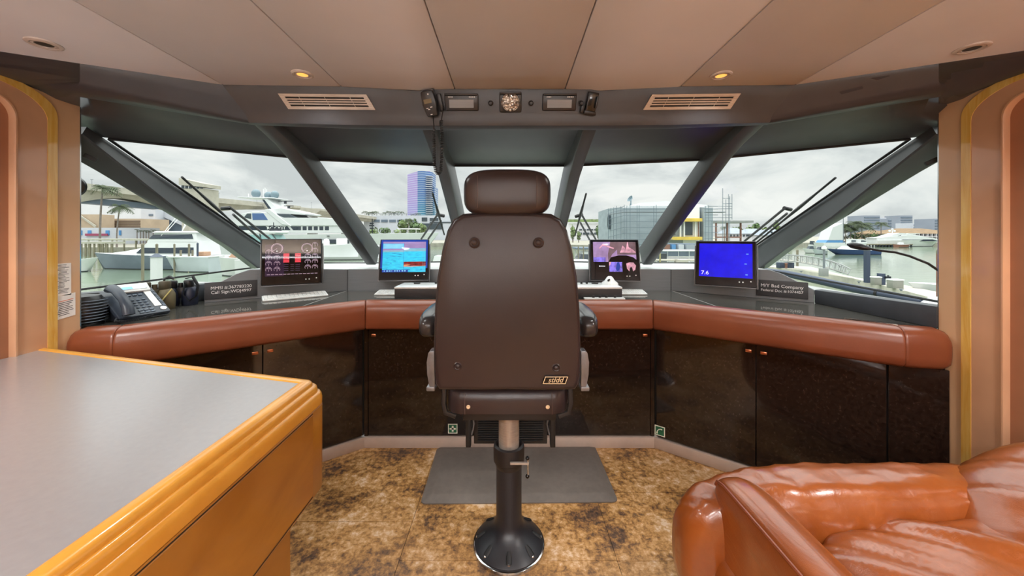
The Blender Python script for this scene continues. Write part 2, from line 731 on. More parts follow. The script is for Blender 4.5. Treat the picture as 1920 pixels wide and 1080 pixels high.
# mullions: beams of constant x, raked with the glass
MUL = []
for s in (-1, 1):
    MUL += [(s * .345, s * .415, [(1.712, 1.952), (1.95, 1.868), (2.15, 1.785), (2.48, 1.60), (3.25, 1.17)], [(1.72, 2.12), (2.36, 1.90), (3.60, 1.19)], 'inner'),
            (s * 1.105, s * 1.195, [(1.70, 1.966), (1.87, 1.908), (1.98, 1.855), (2.42, 1.59), (3.06, 1.20)], [(1.72, 2.14), (2.16, 1.888), (3.42, 1.19)], 'middle'),
            (s * 2.052, s * 2.155, [(1.760, 1.925), (1.924, 1.820), (2.338, 1.552), (2.746, 1.342), (3.05, 1.155)], [(1.70, 2.02), (1.917, 1.922), (2.947, 1.42), (3.41, 1.186)], 'outer')]
for k, (xa, xb, inner, outer, nm) in enumerate(MUL):
    mb = MB('headliner_side')
    s = -1 if xa < 0 else 1
    rs = []
    zs = sorted({z for _, z in inner} | {1.2, 1.35, 1.5, 1.7, 1.9})
    ti = sorted((z, y) for y, z in inner)
    to = sorted((z, y) for y, z in outer)
    DZ = [-.075, -.045, .015, .02, .02] if nm == 'outer' else [0] * 9
    for (y_i, z_i), dzo in zip(inner, DZ):
        # the matching outer point lies on the normal of the rake
        dy, dz = .62, .78
        best = None
        for q in range(200):
            L = q * .004
            y, z = y_i + dy * L, z_i + dz * L
            yo = interp(to, z)
            if y >= yo or best is None:
                best = (y, z)
            if y >= yo:
                break
        yo, zo = best
        ax, bx = xa, xb
        if xa > xb:
            ax, bx = xb, xa
        r_ = .014
        ao, bo = ax, bx
        sh = {'outer': .018, 'middle': .012, 'inner': .004}[nm]
        if s > 0:
            ao += sh
        else:
            bo -= sh
        za_, zb_ = (z_i, z_i + dzo) if s > 0 else (z_i + dzo, z_i)
        rs.append([V((ax + r_, y_i, za_)), V((bx - r_, y_i, zb_)), V((bx - r_ * .3, y_i + dy * r_ * .3, zb_ + dz * r_ * .3)), V((bx, y_i + dy * r_, zb_ + dz * r_)), V((bo, yo, zo)), V((ao, yo, zo)), V((ax, y_i + dy * r_, za_ + dz * r_)), V((ax + r_ * .3, y_i + dy * r_ * .3, za_ + dz * r_ * .3))])
    mb.rings(rs)
    struct(mb, 'trim_%d' % (k + 7), 'dark raked windscreen mullion, %s one on the %s' % (nm, 'left' if s < 0 else 'right'), 'mullion', angle=30)
# ---------------------------------------------------------------- cabinets under the helm
UX, UY = .797, -.604


def side(s, t, fwd=0.0):
    """a point on the slanted cabinet plane of side s; fwd moves it towards the cabin"""
    x, y = .99 + UX * t, 2.51 + UY * t
    return V((s * (x - .604 * fwd), y - .797 * fwd))


mat('sign_green', (28, 92, 62), .5)
mat('sign_white', (232, 232, 214), .5)


def handle(parent, p, nrm):
    mb = MB('copper')
    p = V(p)
    t = V((-nrm[1], nrm[0], 0))
    mb.prism([p - t * .016 + V((0, 0, -.009)), p + t * .016 + V((0, 0, -.009)), p + t * .016 + V((0, 0, .009)), p - t * .016 + V((0, 0, .009))], V(nrm) * .009, .003)
    mb.build('handle', parent, label='small copper latch')


for s, sd in ((-1, 'left'), (1, 'right')):
    c = thing('helm_cabinet', 'glossy black cabinet unit slanting back towards the %s' % ('phone and chart table' if s < 0 else 'sofa and right door'), 'cabinet', (s * 1.5, 2.2, 0), group='helm cabinets')
    mb = MB('rubber')
    q = [side(s, 0, -.02), side(s, 1.33, -.02), V((s * 2.048, 2.1)), V((s * .99, 2.75))]
    mb.prism([(p.x, p.y, .075) for p in q], (0, 0, .75))
    mb.build('body', c)
    mb = MB('baseboard_mat')
    q = [side(s, -.004, .012), side(s, 1.333, .012), side(s, 1.32, -.03), side(s, .02, -.03)]
    mb.prism([(p.x, p.y, .0) for p in q], (0, 0, .072), .003)
    mb.build('kick_board', c, label='pale kick board')
    for k, (t0, t1) in enumerate(((.012, .574), (.578, 1.118), (1.124, 1.325))):
        mb = MB('black_lacquer')
        q = [side(s, t0, 0), side(s, t1, 0), side(s, t1, -.02), side(s, t0, -.02)]
        mb.prism([(p.x, p.y, .082) for p in q], (0, 0, .735), .002, 1)
        d = mb.build('door' if k < 2 else 'end_panel', c)
        if k < 2:
            t = t1 - .035 if k == 0 else t0 + .035
            p = side(s, t, 0)
            handle(d, (p.x, p.y, .762), (-s * .604, -.797, 0))
c = thing('helm_cabinet', 'glossy black cabinet unit in the middle, behind the helm chair', 'cabinet', (0, 2.6, 0), group='helm cabinets')
mb = MB('rubber')
mb.bb((-.965, 2.53, .075), (.965, 2.8, .82))
mb.build('body', c)
mb = MB('baseboard_mat')
mb.bb((-.985, 2.498, 0), (.985, 2.54, .072), .003)
mb.build('kick_board', c, label='pale kick board')
for a, b_ in ((-.962, -.003), (.003, .962)):
    mb = MB('black_lacquer')
    mb.bb((a, 2.51, .082), (b_, 2.53, .812), .002, 1)
    d = mb.build('door', c)
    x = -.925 if a < -.5 else .925
    handle(d, (x, 2.51, .765), (0, -1, 0))
for s in (-1, 1):
    mb = MB('black_lacquer')
    mb.prism([(s * .966, 2.512, .075), (s * .99, 2.51, .075), (s * .99, 2.6, .075), (s * .966, 2.6, .075)], (0, 0, .745))
    mb.build('corner_post', c)

# ---------------------------------------------------------------- leather bolster along the console edge
bol = thing('armrest_bolster', 'padded tan leather bolster along the front edge of the helm console', 'bolster', (0, 2.45, .82))
PATH = [(-2.045, 1.685), (-1.8625, 1.725), (-.947, 2.42), (.947, 2.42), (1.8625, 1.725), (2.045, 1.685)]
PROF = [(.02, .822), (.004, .838), (0, .87), (0, .935), (.006, .965), (.022, .99), (.045, 1.004), (.085, 1.008), (.098, 1.0), (.1, .9), (.1, .83), (.06, .822)]
OFFP = [offset(PATH, o) for o, z in PROF]
for k in range(5):
    def ring(t, sh):
        cz, co_ = .915, .05
        out = []
        A = [OFFP[j][k].lerp(OFFP[j][k + 1], t) for j in range(len(PROF))]
        m = sum(A, V((0, 0))) / len(A)
        for a, (o, z) in zip(A, PROF):
            p = a.lerp(m, sh)
            out.append(V((p.x, p.y, lerp(z, cz, sh))))
        return out
    L = (V(PATH[k + 1]) - V(PATH[k])).length
    e = .012 / L
    rs = [ring(.0008, .07), ring(e * .35, .02), ring(e, 0), ring(.5, 0), ring(1 - e, 0), ring(1 - e * .35, .02), ring(.9992, .07)]
    if k == 0:
        rs = [ring(0, .35), ring(.06, .12), ring(.18, .02), ring(.4, 0)] + rs[3:]
    if k == 4:
        rs = rs[:4] + [ring(.6, 0), ring(.82, .02), ring(.94, .12), ring(1, .35)]
    MB('bolster_leather').rings(rs).build('pad_section', bol, angle=50)

# ---------------------------------------------------------------- worktop and fascia
inner = offset(PATH, .092)
mb = MB('worktop_gloss')
top = [(p.x, p.y, .985) for p in inner] + [(2.045, 1.76, .985), (2.06, 2.44, .985), (1.30, 2.985, .985), (-1.30, 2.985, .985), (-2.05, 2.60, .985), (-2.48, 2.00, .985), (-2.48, 1.765, .985), (-2.05, 1.765, .985)]
mb.prism(top, (0, 0, .015))
mb.m('sill_light')
for s in (-1, 1):     # fine pale joint lines in the glossy top
    a, b_ = V((s * 1.30, 2.27, 1.0003)), V((s * 1.302, 2.955, 1.0003))
    mb.tube([a, b_], .0012, 4)
wt = mb.build('console_worktop', label='glossy dark grey worktop of the helm console', cat='worktop')

fas = thing('console_fascia', 'matt grey upright fascia along the back of the helm worktop, below the windscreen', 'console fascia', (0, 2.96, 1.0))
TOPS = [(0, 1.171), (.30, 1.19), (.64, 1.207), (.72, 1.178), (.889, 1.085)]


def fside(s, t, fwd=0.0):
    return V((s * (1.30 + UX * t - .604 * fwd), 2.96 + UY * t - .797 * fwd))


mb = MB('fascia_grey')
mb.prism([(-1.302, 2.96, 1.0), (1.302, 2.96, 1.0), (1.302, 2.96, 1.171), (-1.302, 2.96, 1.171)], (0, .03, 0))
mb.build('fascia_panel', fas)
for s in (-1, 1):
    mb = MB('rubber')
    mb.bb((s * 1.30 - .0016, 2.957, 1.001), (s * 1.30 + .0016, 2.961, 1.17))
    mb.build('seam_strip', fas)
for s in (-1, 1):
    mb = MB('fascia_grey')
    pts = [V((*fside(s, .0), 1.0)), V((*fside(s, .889), 1.0))] + [V((*fside(s, t), z)) for t, z in TOPS[::-1]]
    mb.prism(pts, (s * .604 * .03, .797 * .03, 0), .002, 1)
    mb.build('fascia_panel', fas)
# side sill boxes
mb = MB('sill_dark')
mb.prism([(2.005, 2.42, 1.0), (2.04, 1.757, 1.0), (2.04, 1.757, 1.108), (2.005, 2.42, 1.088)], (.07, .03, 0), .006)
mb.build('side_ledge', fas, label='dark padded ledge below the right side window')
mb = MB('sill_dark')
mb.prism([(-2.03, 2.56, 1.0), (-2.46, 1.98, 1.0), (-2.46, 1.98, 1.12), (-2.03, 2.56, 1.115)], (-.06, .05, 0), .006)
mb.prism([(-2.46, 1.98, 1.0), (-2.46, 1.70, 1.0), (-2.46, 1.70, 1.12), (-2.46, 1.98, 1.12)], (-.07, 0, 0), .006)
mb.build('side_ledge', fas, label='dark padded ledge below the left side window')
# pale sill between the fascia and the glass
mb = MB('sill_light')
fr = [(2.10, 1.76, 1.10), (2.05, 2.45, 1.085)] + [(fside(1, t, -.028).x, fside(1, t, -.028).y, z - .002) for t, z in TOPS[::-1]]
fr += [(-p[0], p[1], p[2]) for p in fr[:1:-1]] + [(-2.08, 2.61, 1.11), (-2.52, 1.96, 1.115)]
bk = [(2.29, 1.80, 1.08), (2.20, 2.45, 1.075), (2.16, 2.8, 1.085), (2.09, 3.15, 1.16), (2.02, 3.40, 1.18), (1.5, 3.44, 1.182), (1.15, 3.46, 1.18)]
bk += [(-p[0], p[1], p[2]) for p in bk[:1:-1]] + [(-2.34, 2.72, 1.105), (-2.72, 1.88, 1.095)]
A = [mb.v(p) for p in fr]
B = [mb.v(p) for p in bk]
for k in range(len(A) - 1):
    mb.f([A[k], A[k + 1], B[k + 1], B[k]])
A2 = [mb.v(V(p) - V((0, 0, .03))) for p in fr]
B2 = [mb.v(V(p) - V((0, 0, .03))) for p in bk]
for k in range(len(A) - 1):
    mb.f([A2[k], B2[k], B2[k + 1], A2[k + 1]])
    mb.f([A[k], A2[k], A2[k + 1], A[k + 1]])
    mb.f([B[k], B[k + 1], B2[k + 1], B2[k]])
# central strip reaching the middle panes
mb.prism([(-1.15, 3.45, 1.15), (1.15, 3.45, 1.15), (.40, 3.67, 1.15), (-.40, 3.67, 1.15)], (0, 0, .03))
mb.build('window_sill', fas, label='pale window sill')

# ---------------------------------------------------------------- monitors
mat('screen_black', (10, 8, 12), .03)
mat('screen_purple', (40, 26, 48), .04, emit=.5)
mat('gauge_line', (170, 150, 170), .04, emit=.55)
mat('gauge_red', (226, 70, 84), .04, emit=.6)
mat('gauge_dim', (70, 60, 84), .04, emit=.4)
mat('px_cyan', (52, 176, 212), .04, emit=.62, scale=18, var=.1, stretch=(1, 1, 6))
mat('px_pale_blue', (118, 182, 214), .04, emit=.62, scale=14, var=.06)
mat('px_lilac', (140, 120, 166), .04, emit=.55, scale=8, var=.06, stretch=(1, 1, 8))
mat('px_mist', (120, 168, 186), .04, emit=.5)
mat('px_maroon', (112, 40, 40), .04, emit=.5, scale=30, var=.35, stretch=(1, 1, 5))
mat('px_orange', (214, 140, 90), .04, emit=.55)
mat('px_blue', (20, 18, 196), .04, emit=.75)
mat('px_navy', (34, 60, 150), .04, emit=.5)
mat('px_violet', (112, 100, 190), .04, emit=.5, scale=22, var=.3)
mat('px_mauve', (150, 126, 170), .04, emit=.42, scale=12, var=.15)
mat('px_dusk', (112, 92, 100), .04, emit=.32, scale=8, var=.2)
mat('px_rose', (200, 150, 170), .04, emit=.42, scale=20, var=.2)
mat('px_white', (225, 225, 235), .04, emit=.8)

MW, MH = .376, .326     # housing
SX, SZ0, SZ1 = .164, -.10, .142     # picture area on the face


def quad(mb, m, x0, z0, x1, z1, lift):
    mb.m(m)
    mb.poly([(x0, -lift, z0), (x1, -lift, z0), (x1, -lift, z1), (x0, -lift, z1)])


def shape(mb, m, pts, lift):
    mb.m(m)
    mb.poly([(x, -lift, z) for x, z in pts])


def ringp(mb, m, x, z, r, w, lift, a0=0, a1=360, n=26):
    mb.m(m)
    for k in range(n):
        a, b_ = R(a0 + (a1 - a0) * k / n), R(a0 + (a1 - a0) * (k + 1) / n)
        mb.poly([(x + math.cos(a) * r, -lift, z + math.sin(a) * r), (x + math.cos(b_) * r, -lift, z + math.sin(b_) * r), (x + math.cos(b_) * (r - w), -lift, z + math.sin(b_) * (r - w)), (x + math.cos(a) * (r - w), -lift, z + math.sin(a) * (r - w))])


def monitor(c, yaw, tilt, label, picture):
    t = thing('monitor', label, 'monitor', c, R(yaw), group='flat screens along the helm console', rx=R(tilt))
    M = wm(t)

    def mk(m=None):
        b = MB(m)
        b.T = M
        return b
    mb = mk('black_plastic')
    mb.box((0, .018, 0), (MW, .036, MH), .006)
    mb.build('housing', t)
    mb = mk('black_plastic')
    mb.box((0, .055, -.02), (MW * .9, .045, MH * .8), .012)
    mb.build('rear_cover', t)
    for sg in (-1, 1):
        mb = mk('satin_steel')
        pts = [(.02, -.17), (.05, -.165), (.085, -.12), (.085, -.02), (.05, .09), (.02, .13)]
        mb.prism([(sg * (MW / 2 + .001), y, z) for y, z in pts], (sg * .008, 0, 0), .002)
        mb.build('side_bracket', t, label='grey curved metal side bracket')
    mb = mk('satin_steel')
    mb.box((0, .0, -MH / 2 - .003), (MW, .02, .004), .001)
    mb.build('lower_trim', t)
    mb = mk('screen_black')
    mb.box((0, -.0008, .0), (MW - .012, .0016, MH - .012), 0)
    picture(mb)
    mb.build('screen', t)
    for x, z in ((.087, -.128), (.108, -.128), (.154, -.121)):
        b = mk('white_plastic')
        b.cyl((x, 0, z), (x, -.004, z), .0045, n=10)
        b.build('button', t)
    return t


def pic_gauges(mb):
    quad(mb, 'screen_purple', -SX, SZ0, -.05, SZ1 - .02, .002)
    for x, z, r in ((-.093, .095, .036), (.093, .095, .036)):
        ringp(mb, 'gauge_line', x, z, r, .003, .003)
        ringp(mb, 'gauge_line', x, z, r - .006, .0015, .003, -30, 210)
        shape(mb, 'gauge_line', [(x - .026, z - .018), (x - .025, z - .020), (x + .001, z - .001), (x, z + .001)], .0032)
        ringp(mb, 'px_white', x, z - .019, .004, .004, .0032, n=8)
    for sg in (-1, 1):
        for col in (0, 1):
            for row in range(5):
                if row == 0 and (col == 0) == (sg < 0) and sg < 0:
                    continue
                if sg < 0 and col == 1 and row < 2:
                    continue
                if sg > 0 and col == 0 and row < 2:
                    continue
                x = (-.142 if col == 0 else -.092) if sg < 0 else (.098 if col == 0 else .144)
                z = .118 - row * .040 if sg > 0 else .108 - row * .040
                ringp(mb, 'gauge_line', x, z, .019, .0022, .003, -30, 210, 18)
                ringp(mb, 'gauge_line', x, z, .013, .004, .003, 60 - row * 12, 120 + row * 9, 8)
                shape(mb, 'gauge_line', [(x - .001, z - .013), (x + .001, z - .013), (x + .002, z + .002), (x - .001, z + .002)], .0032)
    for x in (-.036, .036):
        for k in range(6):
            quad(mb, 'gauge_red', x - .018, .058 - k * .0108 - .0085, x + .018, .058 - k * .0108, .003)
        for k in range(4):
            quad(mb, 'gauge_dim', x - .015, -.018 - k * .014 - .004, x + .013, -.018 - k * .014, .003)
    for k in range(4):
        quad(mb, 'gauge_dim', -.010, -.018 - k * .014 - .003, .012, -.018 - k * .014, .003)
    for k in range(13):
        x = -.152 + k * .0245
        quad(mb, 'gauge_line', x, -.089, x + .019, -.0855, .003)


def pic_chart(mb):
    quad(mb, 'px_navy', -SX - .014, SZ0 + .03, SX + .014, SZ1 + .014, .0018)
    quad(mb, 'px_cyan', -SX, SZ0, SX, SZ1, .002)
    quad(mb, 'px_lilac', -.005, .088, SX, SZ1, .0026)
    quad(mb, 'px_lilac', -SX, .126, .0, SZ1, .0026)
    quad(mb, 'px_pale_blue', -SX + .004, .088, -.008, .122, .0028)
    quad(mb, 'px_lilac', -SX, .072, -.004, .086, .0026)
    quad(mb, 'px_mist', -SX, .058, -.004, .072, .0026)
    quad(mb, 'px_mist', -.004, .064, SX, .086, .0026)
    quad(mb, 'px_navy', -.005, SZ0, -.0035, SZ1 - .01, .003)
    quad(mb, 'px_maroon', -.003, -.052, SX, -.018, .0028)
    shape(mb, 'px_orange', [(-.003, -.052), (.02, -.050), (.05, -.044), (.03, -.04), (.0, -.042)], .003)
    shape(mb, 'px_orange', [(-.003, -.058), (.05, -.060), (.09, -.056), (SX, -.052), (SX, -.0505), (.09, -.053), (.05, -.056), (-.003, -.0545)], .003)
    quad(mb, 'px_navy', -SX, SZ0, .03, SZ0 + .02, .003)
    for k in range(9):
        x = -.15 + k * .019
        quad(mb, 'px_pale_blue', x, SZ0 + .006, x + (.012 if k % 3 else .006), SZ0 + .014, .0034)
    for x, z, w_ in ((-.1, .05, .05), (-.06, .042, .05), (-.12, .028, .06), (-.06, .022, .04), (-.14, .006, .02), (-.09, -.012, .03), (-.11, -.03, .02), (-.14, -.075, .02), (.02, -.08, .03), (.08, -.085, .03), (.12, -.078, .02)):
        shape(mb, 'px_navy', [(x, z), (x + w_ * .5, z + .0012), (x + w_, z - .001), (x + w_ * .6, z - .0022)], .0032)
    quad(mb, 'px_mist', SX - .022, SZ0, SX - .021, .06, .0032)
    quad(mb, 'px_mist', SX - .012, SZ0, SX - .011, .06, .0032)


def pic_cameras(mb):
    quad(mb, 'px_mauve', -SX, -.018, SX, SZ1, .002)
    quad(mb, 'px_dusk', .02, .04, SX, SZ1, .0024)
    shape(mb, 'px_dusk', [(-.05, -.018), (-.02, .04), (.02, .08), (.03, SZ1), (-.03, SZ1), (-.05, .05)], .0026)
    shape(mb, 'px_rose', [(-.12, .09), (-.09, .125), (.0, .092), (-.01, .085), (-.088, .112), (-.112, .088)], .003)
    shape(mb, 'px_rose', [(.05, .075), (.062, .112), (.078, .1), (.086, .078), (.1, .14), (.105, .14), (.11, .1), (.14, .08), (.16, .062), (.16, .056), (.04, .056)], .003)
    quad(mb, 'px_violet', -SX, -.018, -.07, .018, .0028)
    shape(mb, 'screen_black', [(-.03, .018), (.03, .034), (.09, .034), (.14, .02), (SX, .0), (SX, -.018), (-.05, -.018)], .0032)
    quad(mb, 'screen_black', -SX, SZ0, -.045, -.018, .003)
    quad(mb, 'px_violet', -.045, -.095, .055, -.018, .003)
    shape(mb, 'px_rose', [(-.045, -.05), (-.045, -.018), (-.028, -.018), (-.036, -.04)], .0034)
    shape(mb, 'px_navy', [(.005, -.07), (.016, -.022), (.03, -.018), (.04, -.05), (.03, -.085), (.012, -.09)], .0034)
    shape(mb, 'screen_black', [(.055, SZ0), (.055, -.018), (.078, -.018), (.07, -.05), (.09, SZ0)], .0036)
    shape(mb, 'px_rose', [(.085, -.03), (.11, -.02), (.14, -.022), (.158, -.045), (.15, -.08), (.135, -.09), (.128, -.062), (.12, -.055), (.112, -.065), (.106, -.09), (.09, -.07)], .0034)
    ringp(mb, 'px_white', -.118, -.052, .005, .005, .0034, n=8)
    for k in range(5):
        quad(mb, 'px_white', -.112 + k * .0075, -.055, -.106 + k * .0075, -.049, .0034)


def pic_depth(mb):
    quad(mb, 'px_blue', -SX, SZ0, SX, SZ1, .002)
    mb.m('px_white')
    mb.text('7.6', .038, Matrix.Translation((-.125, -.0034, -.074)) @ Matrix.Rotation(PI / 2, 4, 'X'), .0003, sx=1.1)
    for x, z in ((.135, .07), (.125, .0), (.13, -.075)):
        quad(mb, 'px_pale_blue', x - .008, z - .003, x + .006, z + .002, .003)


monitor((-1.546, 2.62, 1.258), 23, -3, 'monitor showing round engine gauges and red bars, at the left slant', pic_gauges)
monitor((-.822, 2.88, 1.256), 8, -14, 'monitor with a bright cyan sonar chart, left of the helm chair', pic_chart)
monitor((.825, 2.88, 1.254), -6, -13, 'monitor showing purple camera pictures, right of the helm chair', pic_cameras)
monitor((1.535, 2.62, 1.246), -32, -12, 'monitor with a plain deep blue screen reading 7.6', pic_depth)

# ---------------------------------------------------------------- keyboards and control box


def keyboard(c, yaw, label, w_=.40, d_=.13):
    t = thing('keyboard', label, 'keyboard', c, R(yaw), group='slim white keyboards on the worktop')
    M = wm(t)
    mb = MB('white_plastic')
    mb.T = M
    h = d_ / 2
    mb.prism([(-w_ / 2, -h, .001), (-w_ / 2, -h, .012), (-w_ / 2, h, .026), (-w_ / 2, h, .001)], (w_, 0, 0), .003)
    mb.build('case', t)
    mb = MB('white_gloss')
    mb.T = M
    for r_ in range(5):
        for k in range(15):
            y = -h + .018 + r_ * (d_ - .036) / 4
            x = -w_ / 2 + .02 + k * (w_ - .04) / 14
            z = .012 + (y + h) / d_ * .014
            mb.box((x, y, z + .002), ((w_ - .04) / 14 * .82, (d_ - .036) / 4 * .8, .005))
    mb.build('keys', t)


keyboard((-1.52, 2.62, 1.0), 37, 'slim white keyboard lying below the engine gauge monitor', .40, .12)
keyboard((-.87, 2.78, 1.0), 2, 'slim white keyboard half behind the control box, below the sonar chart', .26, .12)
keyboard((.89, 2.80, 1.0), -2, 'slim white keyboard half behind the control box, below the camera pictures', .28, .12)

cb = thing('control_box', 'long low control box with pale top and knobs behind the helm chair', 'control panel', (0, 2.7, 1.0))
mb = MB('charcoal')
mb.bb((-.81, 2.592, 1.0), (.795, 2.83, 1.066), .004)
mb.build('housing', cb)
mb = MB('white_gloss')
mb.bb((-.812, 2.59, 1.066), (.797, 2.834, 1.082), .006)
mb.build('top_plate', cb, label='pale glossy top plate')
for k, x in enumerate([-.69, -.55, -.51, -.47, -.43, -.37, .46, .50, .54, .58, .64]):
    mb = MB('black_plastic')
    if k in (0, 5, 10):
        mb.bb((x - .022, 2.74, 1.082), (x + .022, 2.77, 1.092), .002)
        mb.build('switch', cb)
    else:
        mb.lathe([(.0, 1.082 - 1.082), (.009, 0), (.007, .016), (.0, .017)], (x, 2.755, 1.082), n=10)
        mb.build('knob', cb)
mb = MB('white_gloss')
mb.lathe([(.062, 0), (.058, .012), (.036, .03), (.022, .052), (.012, .06), (0, .061)], (.745, 2.73, 1.082), n=20)
k_ = mb.build('joystick', cb, label='white cone shaped joystick')
mb = MB('black_plastic')
mb.box((.728, 2.695, 1.118), (.02, .01, .012), .002, ry=R(-30))
mb.build('joystick_slot', k_)
mb = MB('white_gloss')
mb.bb((.52, 2.535, 1.0), (.80, 2.585, 1.012), .003)
sp = mb.build('switch_strip', cb)
for x in (.585, .63, .675, .735):
    mb = MB('black_plastic')
    mb.lathe([(.01, 0), (.008, .015), (0, .016)], (x, 2.56, 1.012), n=10)
    mb.build('knob', sp)

# ---------------------------------------------------------------- name plates on the fascia


def plate(s, t, lines, sizes, label):
    p = fside(s, t, .006)
    o = thing('name_plate', label, 'sign', (p.x, p.y, 1.077), -s * R(37.2))
    M = wm(o)
    mb = MB('plate_dark')
    mb.T = M
    mb.box((0, 0, 0), (.285, .012, .112), .002)
    b = mb.build('plate', o)
    mb = MB('letter_white')
    mb.T = M
    for (txt, z), sz in zip(lines, sizes):
        mb.text(txt, sz, Matrix.Translation((0, -.0062, z)) @ Matrix.Rotation(PI / 2, 4, 'X'), .0004)
    mb.build('lettering', b, label='white raised lettering')


plate(-1, .745, [('MMSI #:367783220', .017), ('Call Sign:WDJ4997', -.012)], [.0285, .0285], 'dark plate reading MMSI #:367783220 Call Sign:WDJ4997')
plate(1, .715, [('M/Y Bad Company', .018), ('Federal Doc #:1074457', -.014)], [.031, .0245], 'dark plate reading M/Y Bad Company Federal Doc #:1074457')

# slot vent near the right wall
mb = MB('chrome')
for o_ in (0, .012):
    mb.prism([(1.80 - o_, 1.98 - o_, 1.0005), (2.00 - o_, 1.80 - o_, 1.0005), (2.003 - o_, 1.803 - o_, 1.0005), (1.803 - o_, 1.983 - o_, 1.0005)], (0, 0, .003))
mb.build('slot_vent', label='thin twin slot vent set in the worktop by the right wall', cat='vent')

# safety stickers
o = thing('safety_sign', 'small green and white first aid cross sticker on the cabinet', 'sign', (-.386, 2.509, .128))
mb = MB('sign_white')
mb.bb((-.418, 2.508, .095), (-.354, 2.5095, .160))
mb.m('sign_green')
mb.bb((-.4125, 2.5075, .1005), (-.3595, 2.509, .1545))
mb.m('sign_white')
mb.bb((-.392, 2.507, .107), (-.380, 2.509, .148))
mb.bb((-.4065, 2.507, .1215), (-.3655, 2.509, .1335))
mb.build('sticker', o)
p = side(1, .035, .0012)
o = thing('safety_sign', 'small green and white telephone handset sticker on the cabinet', 'sign', (p.x, p.y, .123), -R(37.2))
M = wm(o)
mb = MB('sign_white')
mb.T = M
mb.box((0, 0, 0), (.066, .0014, .066))
mb.m('sign_green')
mb.box((0, -.0005, 0), (.055, .0014, .055))
mb.m('sign_white')
mb.tube([(-.018, -.0014, -.02), (-.016, -.0014, -.004), (-.006, -.0014, .009), (.006, -.0014, .014), (.016, -.0014, .013)], [.005, .003, .003, .003, .005], 6)
mb.build('sticker', o)

# ---------------------------------------------------------------- paper notices on the left jamb
for (y0, y1, z0, z1, tilt, kind_) in ((1.660, 1.720, 1.170, 1.318, 0, 0), (1.660, 1.737, 1.062, 1.168, .010, 1)):
    mb = MB('paper')
    x = -2.0492
    mb.prism([(x, y0, z0), (x, y1, z0 + tilt), (x, y1, z1 + tilt), (x, y0, z1)], (.0012, 0, 0))
    xx = x + .0014
    n_ = 22 if kind_ == 0 else 9
    random.seed(kind_ + 3)
    for k in range(n_):
        z = z1 - .008 - k * (z1 - z0 - .014) / n_ - (.02 if kind_ else 0) * (1 - k / n_)
        a = y0 + .006 + random.random() * .008
        b_ = y1 - .006 - random.random() * .022
        mb.m('red_ink' if kind_ and k == 0 else 'ink')
        h_ = .0022 if kind_ == 0 else .003
        sl = tilt / (y1 - y0)
        mb.poly([(xx, a, z + sl * (a - y0)), (xx, b_, z + sl * (b_ - y0)), (xx, b_, z + h_ + sl * (b_ - y0)), (xx, a, z + h_ + sl * (a - y0))])
    mb.build('notice', label='tall narrow printed notice on the left jamb' if kind_ == 0 else 'square printed notice with an orange rule on the left jamb', cat='notice')

# ---------------------------------------------------------------- desk phone
mat('phone_slate', (46, 54, 66), .38, var=.03)
mat('phone_dark', (24, 27, 33), .4)
mat('phone_key', (92, 104, 118), .35)
mat('lcd_pale', (214, 222, 228), .3)
ph = thing('desk_phone', 'slate blue desk telephone with corded handset at the left end of the worktop', 'telephone', (-2.035, 2.0, 1.0), R(70))
M = wm(ph)


def pm(m):
    b = MB(m)
    b.T = M
    return b


TL = R(34)
pl = Matrix.Rotation(TL, 4, 'X')     # tilted key face: local x right, y up the slope


def on(x, y, z=0):
    return pl @ V((x, y, z)) + V((0, -.10, .028))


mb = pm('phone_dark')
mb.prism([(-.105, -.10, .004), (-.105, .075, .004), (-.105, .075, .03), (-.105, .055, .10), (-.105, -.09, .012)], (.21, 0, 0), .004)
mb.build('stand', ph)
mb = pm('phone_slate')
mb.prism([on(-.11, -.005, -.022), on(.11, -.005, -.022), on(.11, .215, -.022), on(-.11, .215, -.022)], pl @ V((0, 0, .022)), .006)
b = mb.build('body', ph)
mb = pm('white_plastic')
mb.prism([on(-.045, .18, .0), on(.09, .18, .0), on(.09, .235, .010), on(-.045, .235, .010)], pl @ V((0, 0, .012)), .003)
d = mb.build('display_hood', ph, label='pale hood around the display')
mb = pm('lcd_pale')
mb.prism([on(-.03, .192, .0150), on(.075, .192, .0150), on(.075, .226, .0212), on(-.03, .226, .0212)], pl @ V((0, 0, .0015)))
mb.m('px_pale_blue')
mb.prism([on(-.028, .194, .0168), on(.015, .194, .0168), on(.015, .21, .0197), on(-.028, .21, .0197)], pl @ V((0, 0, .0015)))
mb.build('display', d)
mb = pm('phone_key')
for r_ in range(4):
    for c_ in range(3):
        mb.sphere(on(-.012 + c_ * .024, .118 - r_ * .021, .001), .0095, 8, (1, .75, .5))
mb.build('number_keys', b)
mb = pm('phone_key')
for c_ in range(3):
    mb.box(on(-.012 + c_ * .024, .158, .002), (.017, .009, .006), .001, rx=TL)
mb.build('upper_keys', b)
mb = pm('phone_key')
for c_ in range(3):
    mb.box(on(-.012 + c_ * .024, .030, .002), (.018, .009, .006), .001, rx=TL)
    mb.box(on(-.012 + c_ * .024, .012, .002), (.018, .009, .006), .001, rx=TL)
mb.build('lower_keys', b)
mb = pm('phone_key')
for k in range(12):
    mb.box(on(.098, .172 - k * .0115, .002), (.014, .007, .005), .001, rx=TL)
mb.build('side_keys', b)
mb = pm('white_plastic')
mb.prism([on(.058, .048, 0), on(.088, .048, 0), on(.088, .178, 0), on(.058, .178, 0)], pl @ V((0, 0, .0025)))
mb.build('label_strip', b, label='white name strip beside the keys')
mb = pm('white_plastic')
mb.cyl(on(.086, .024, 0), on(.086, .024, .004), .014, n=18)
mb.build('round_button', b)
mb = pm('phone_slate')
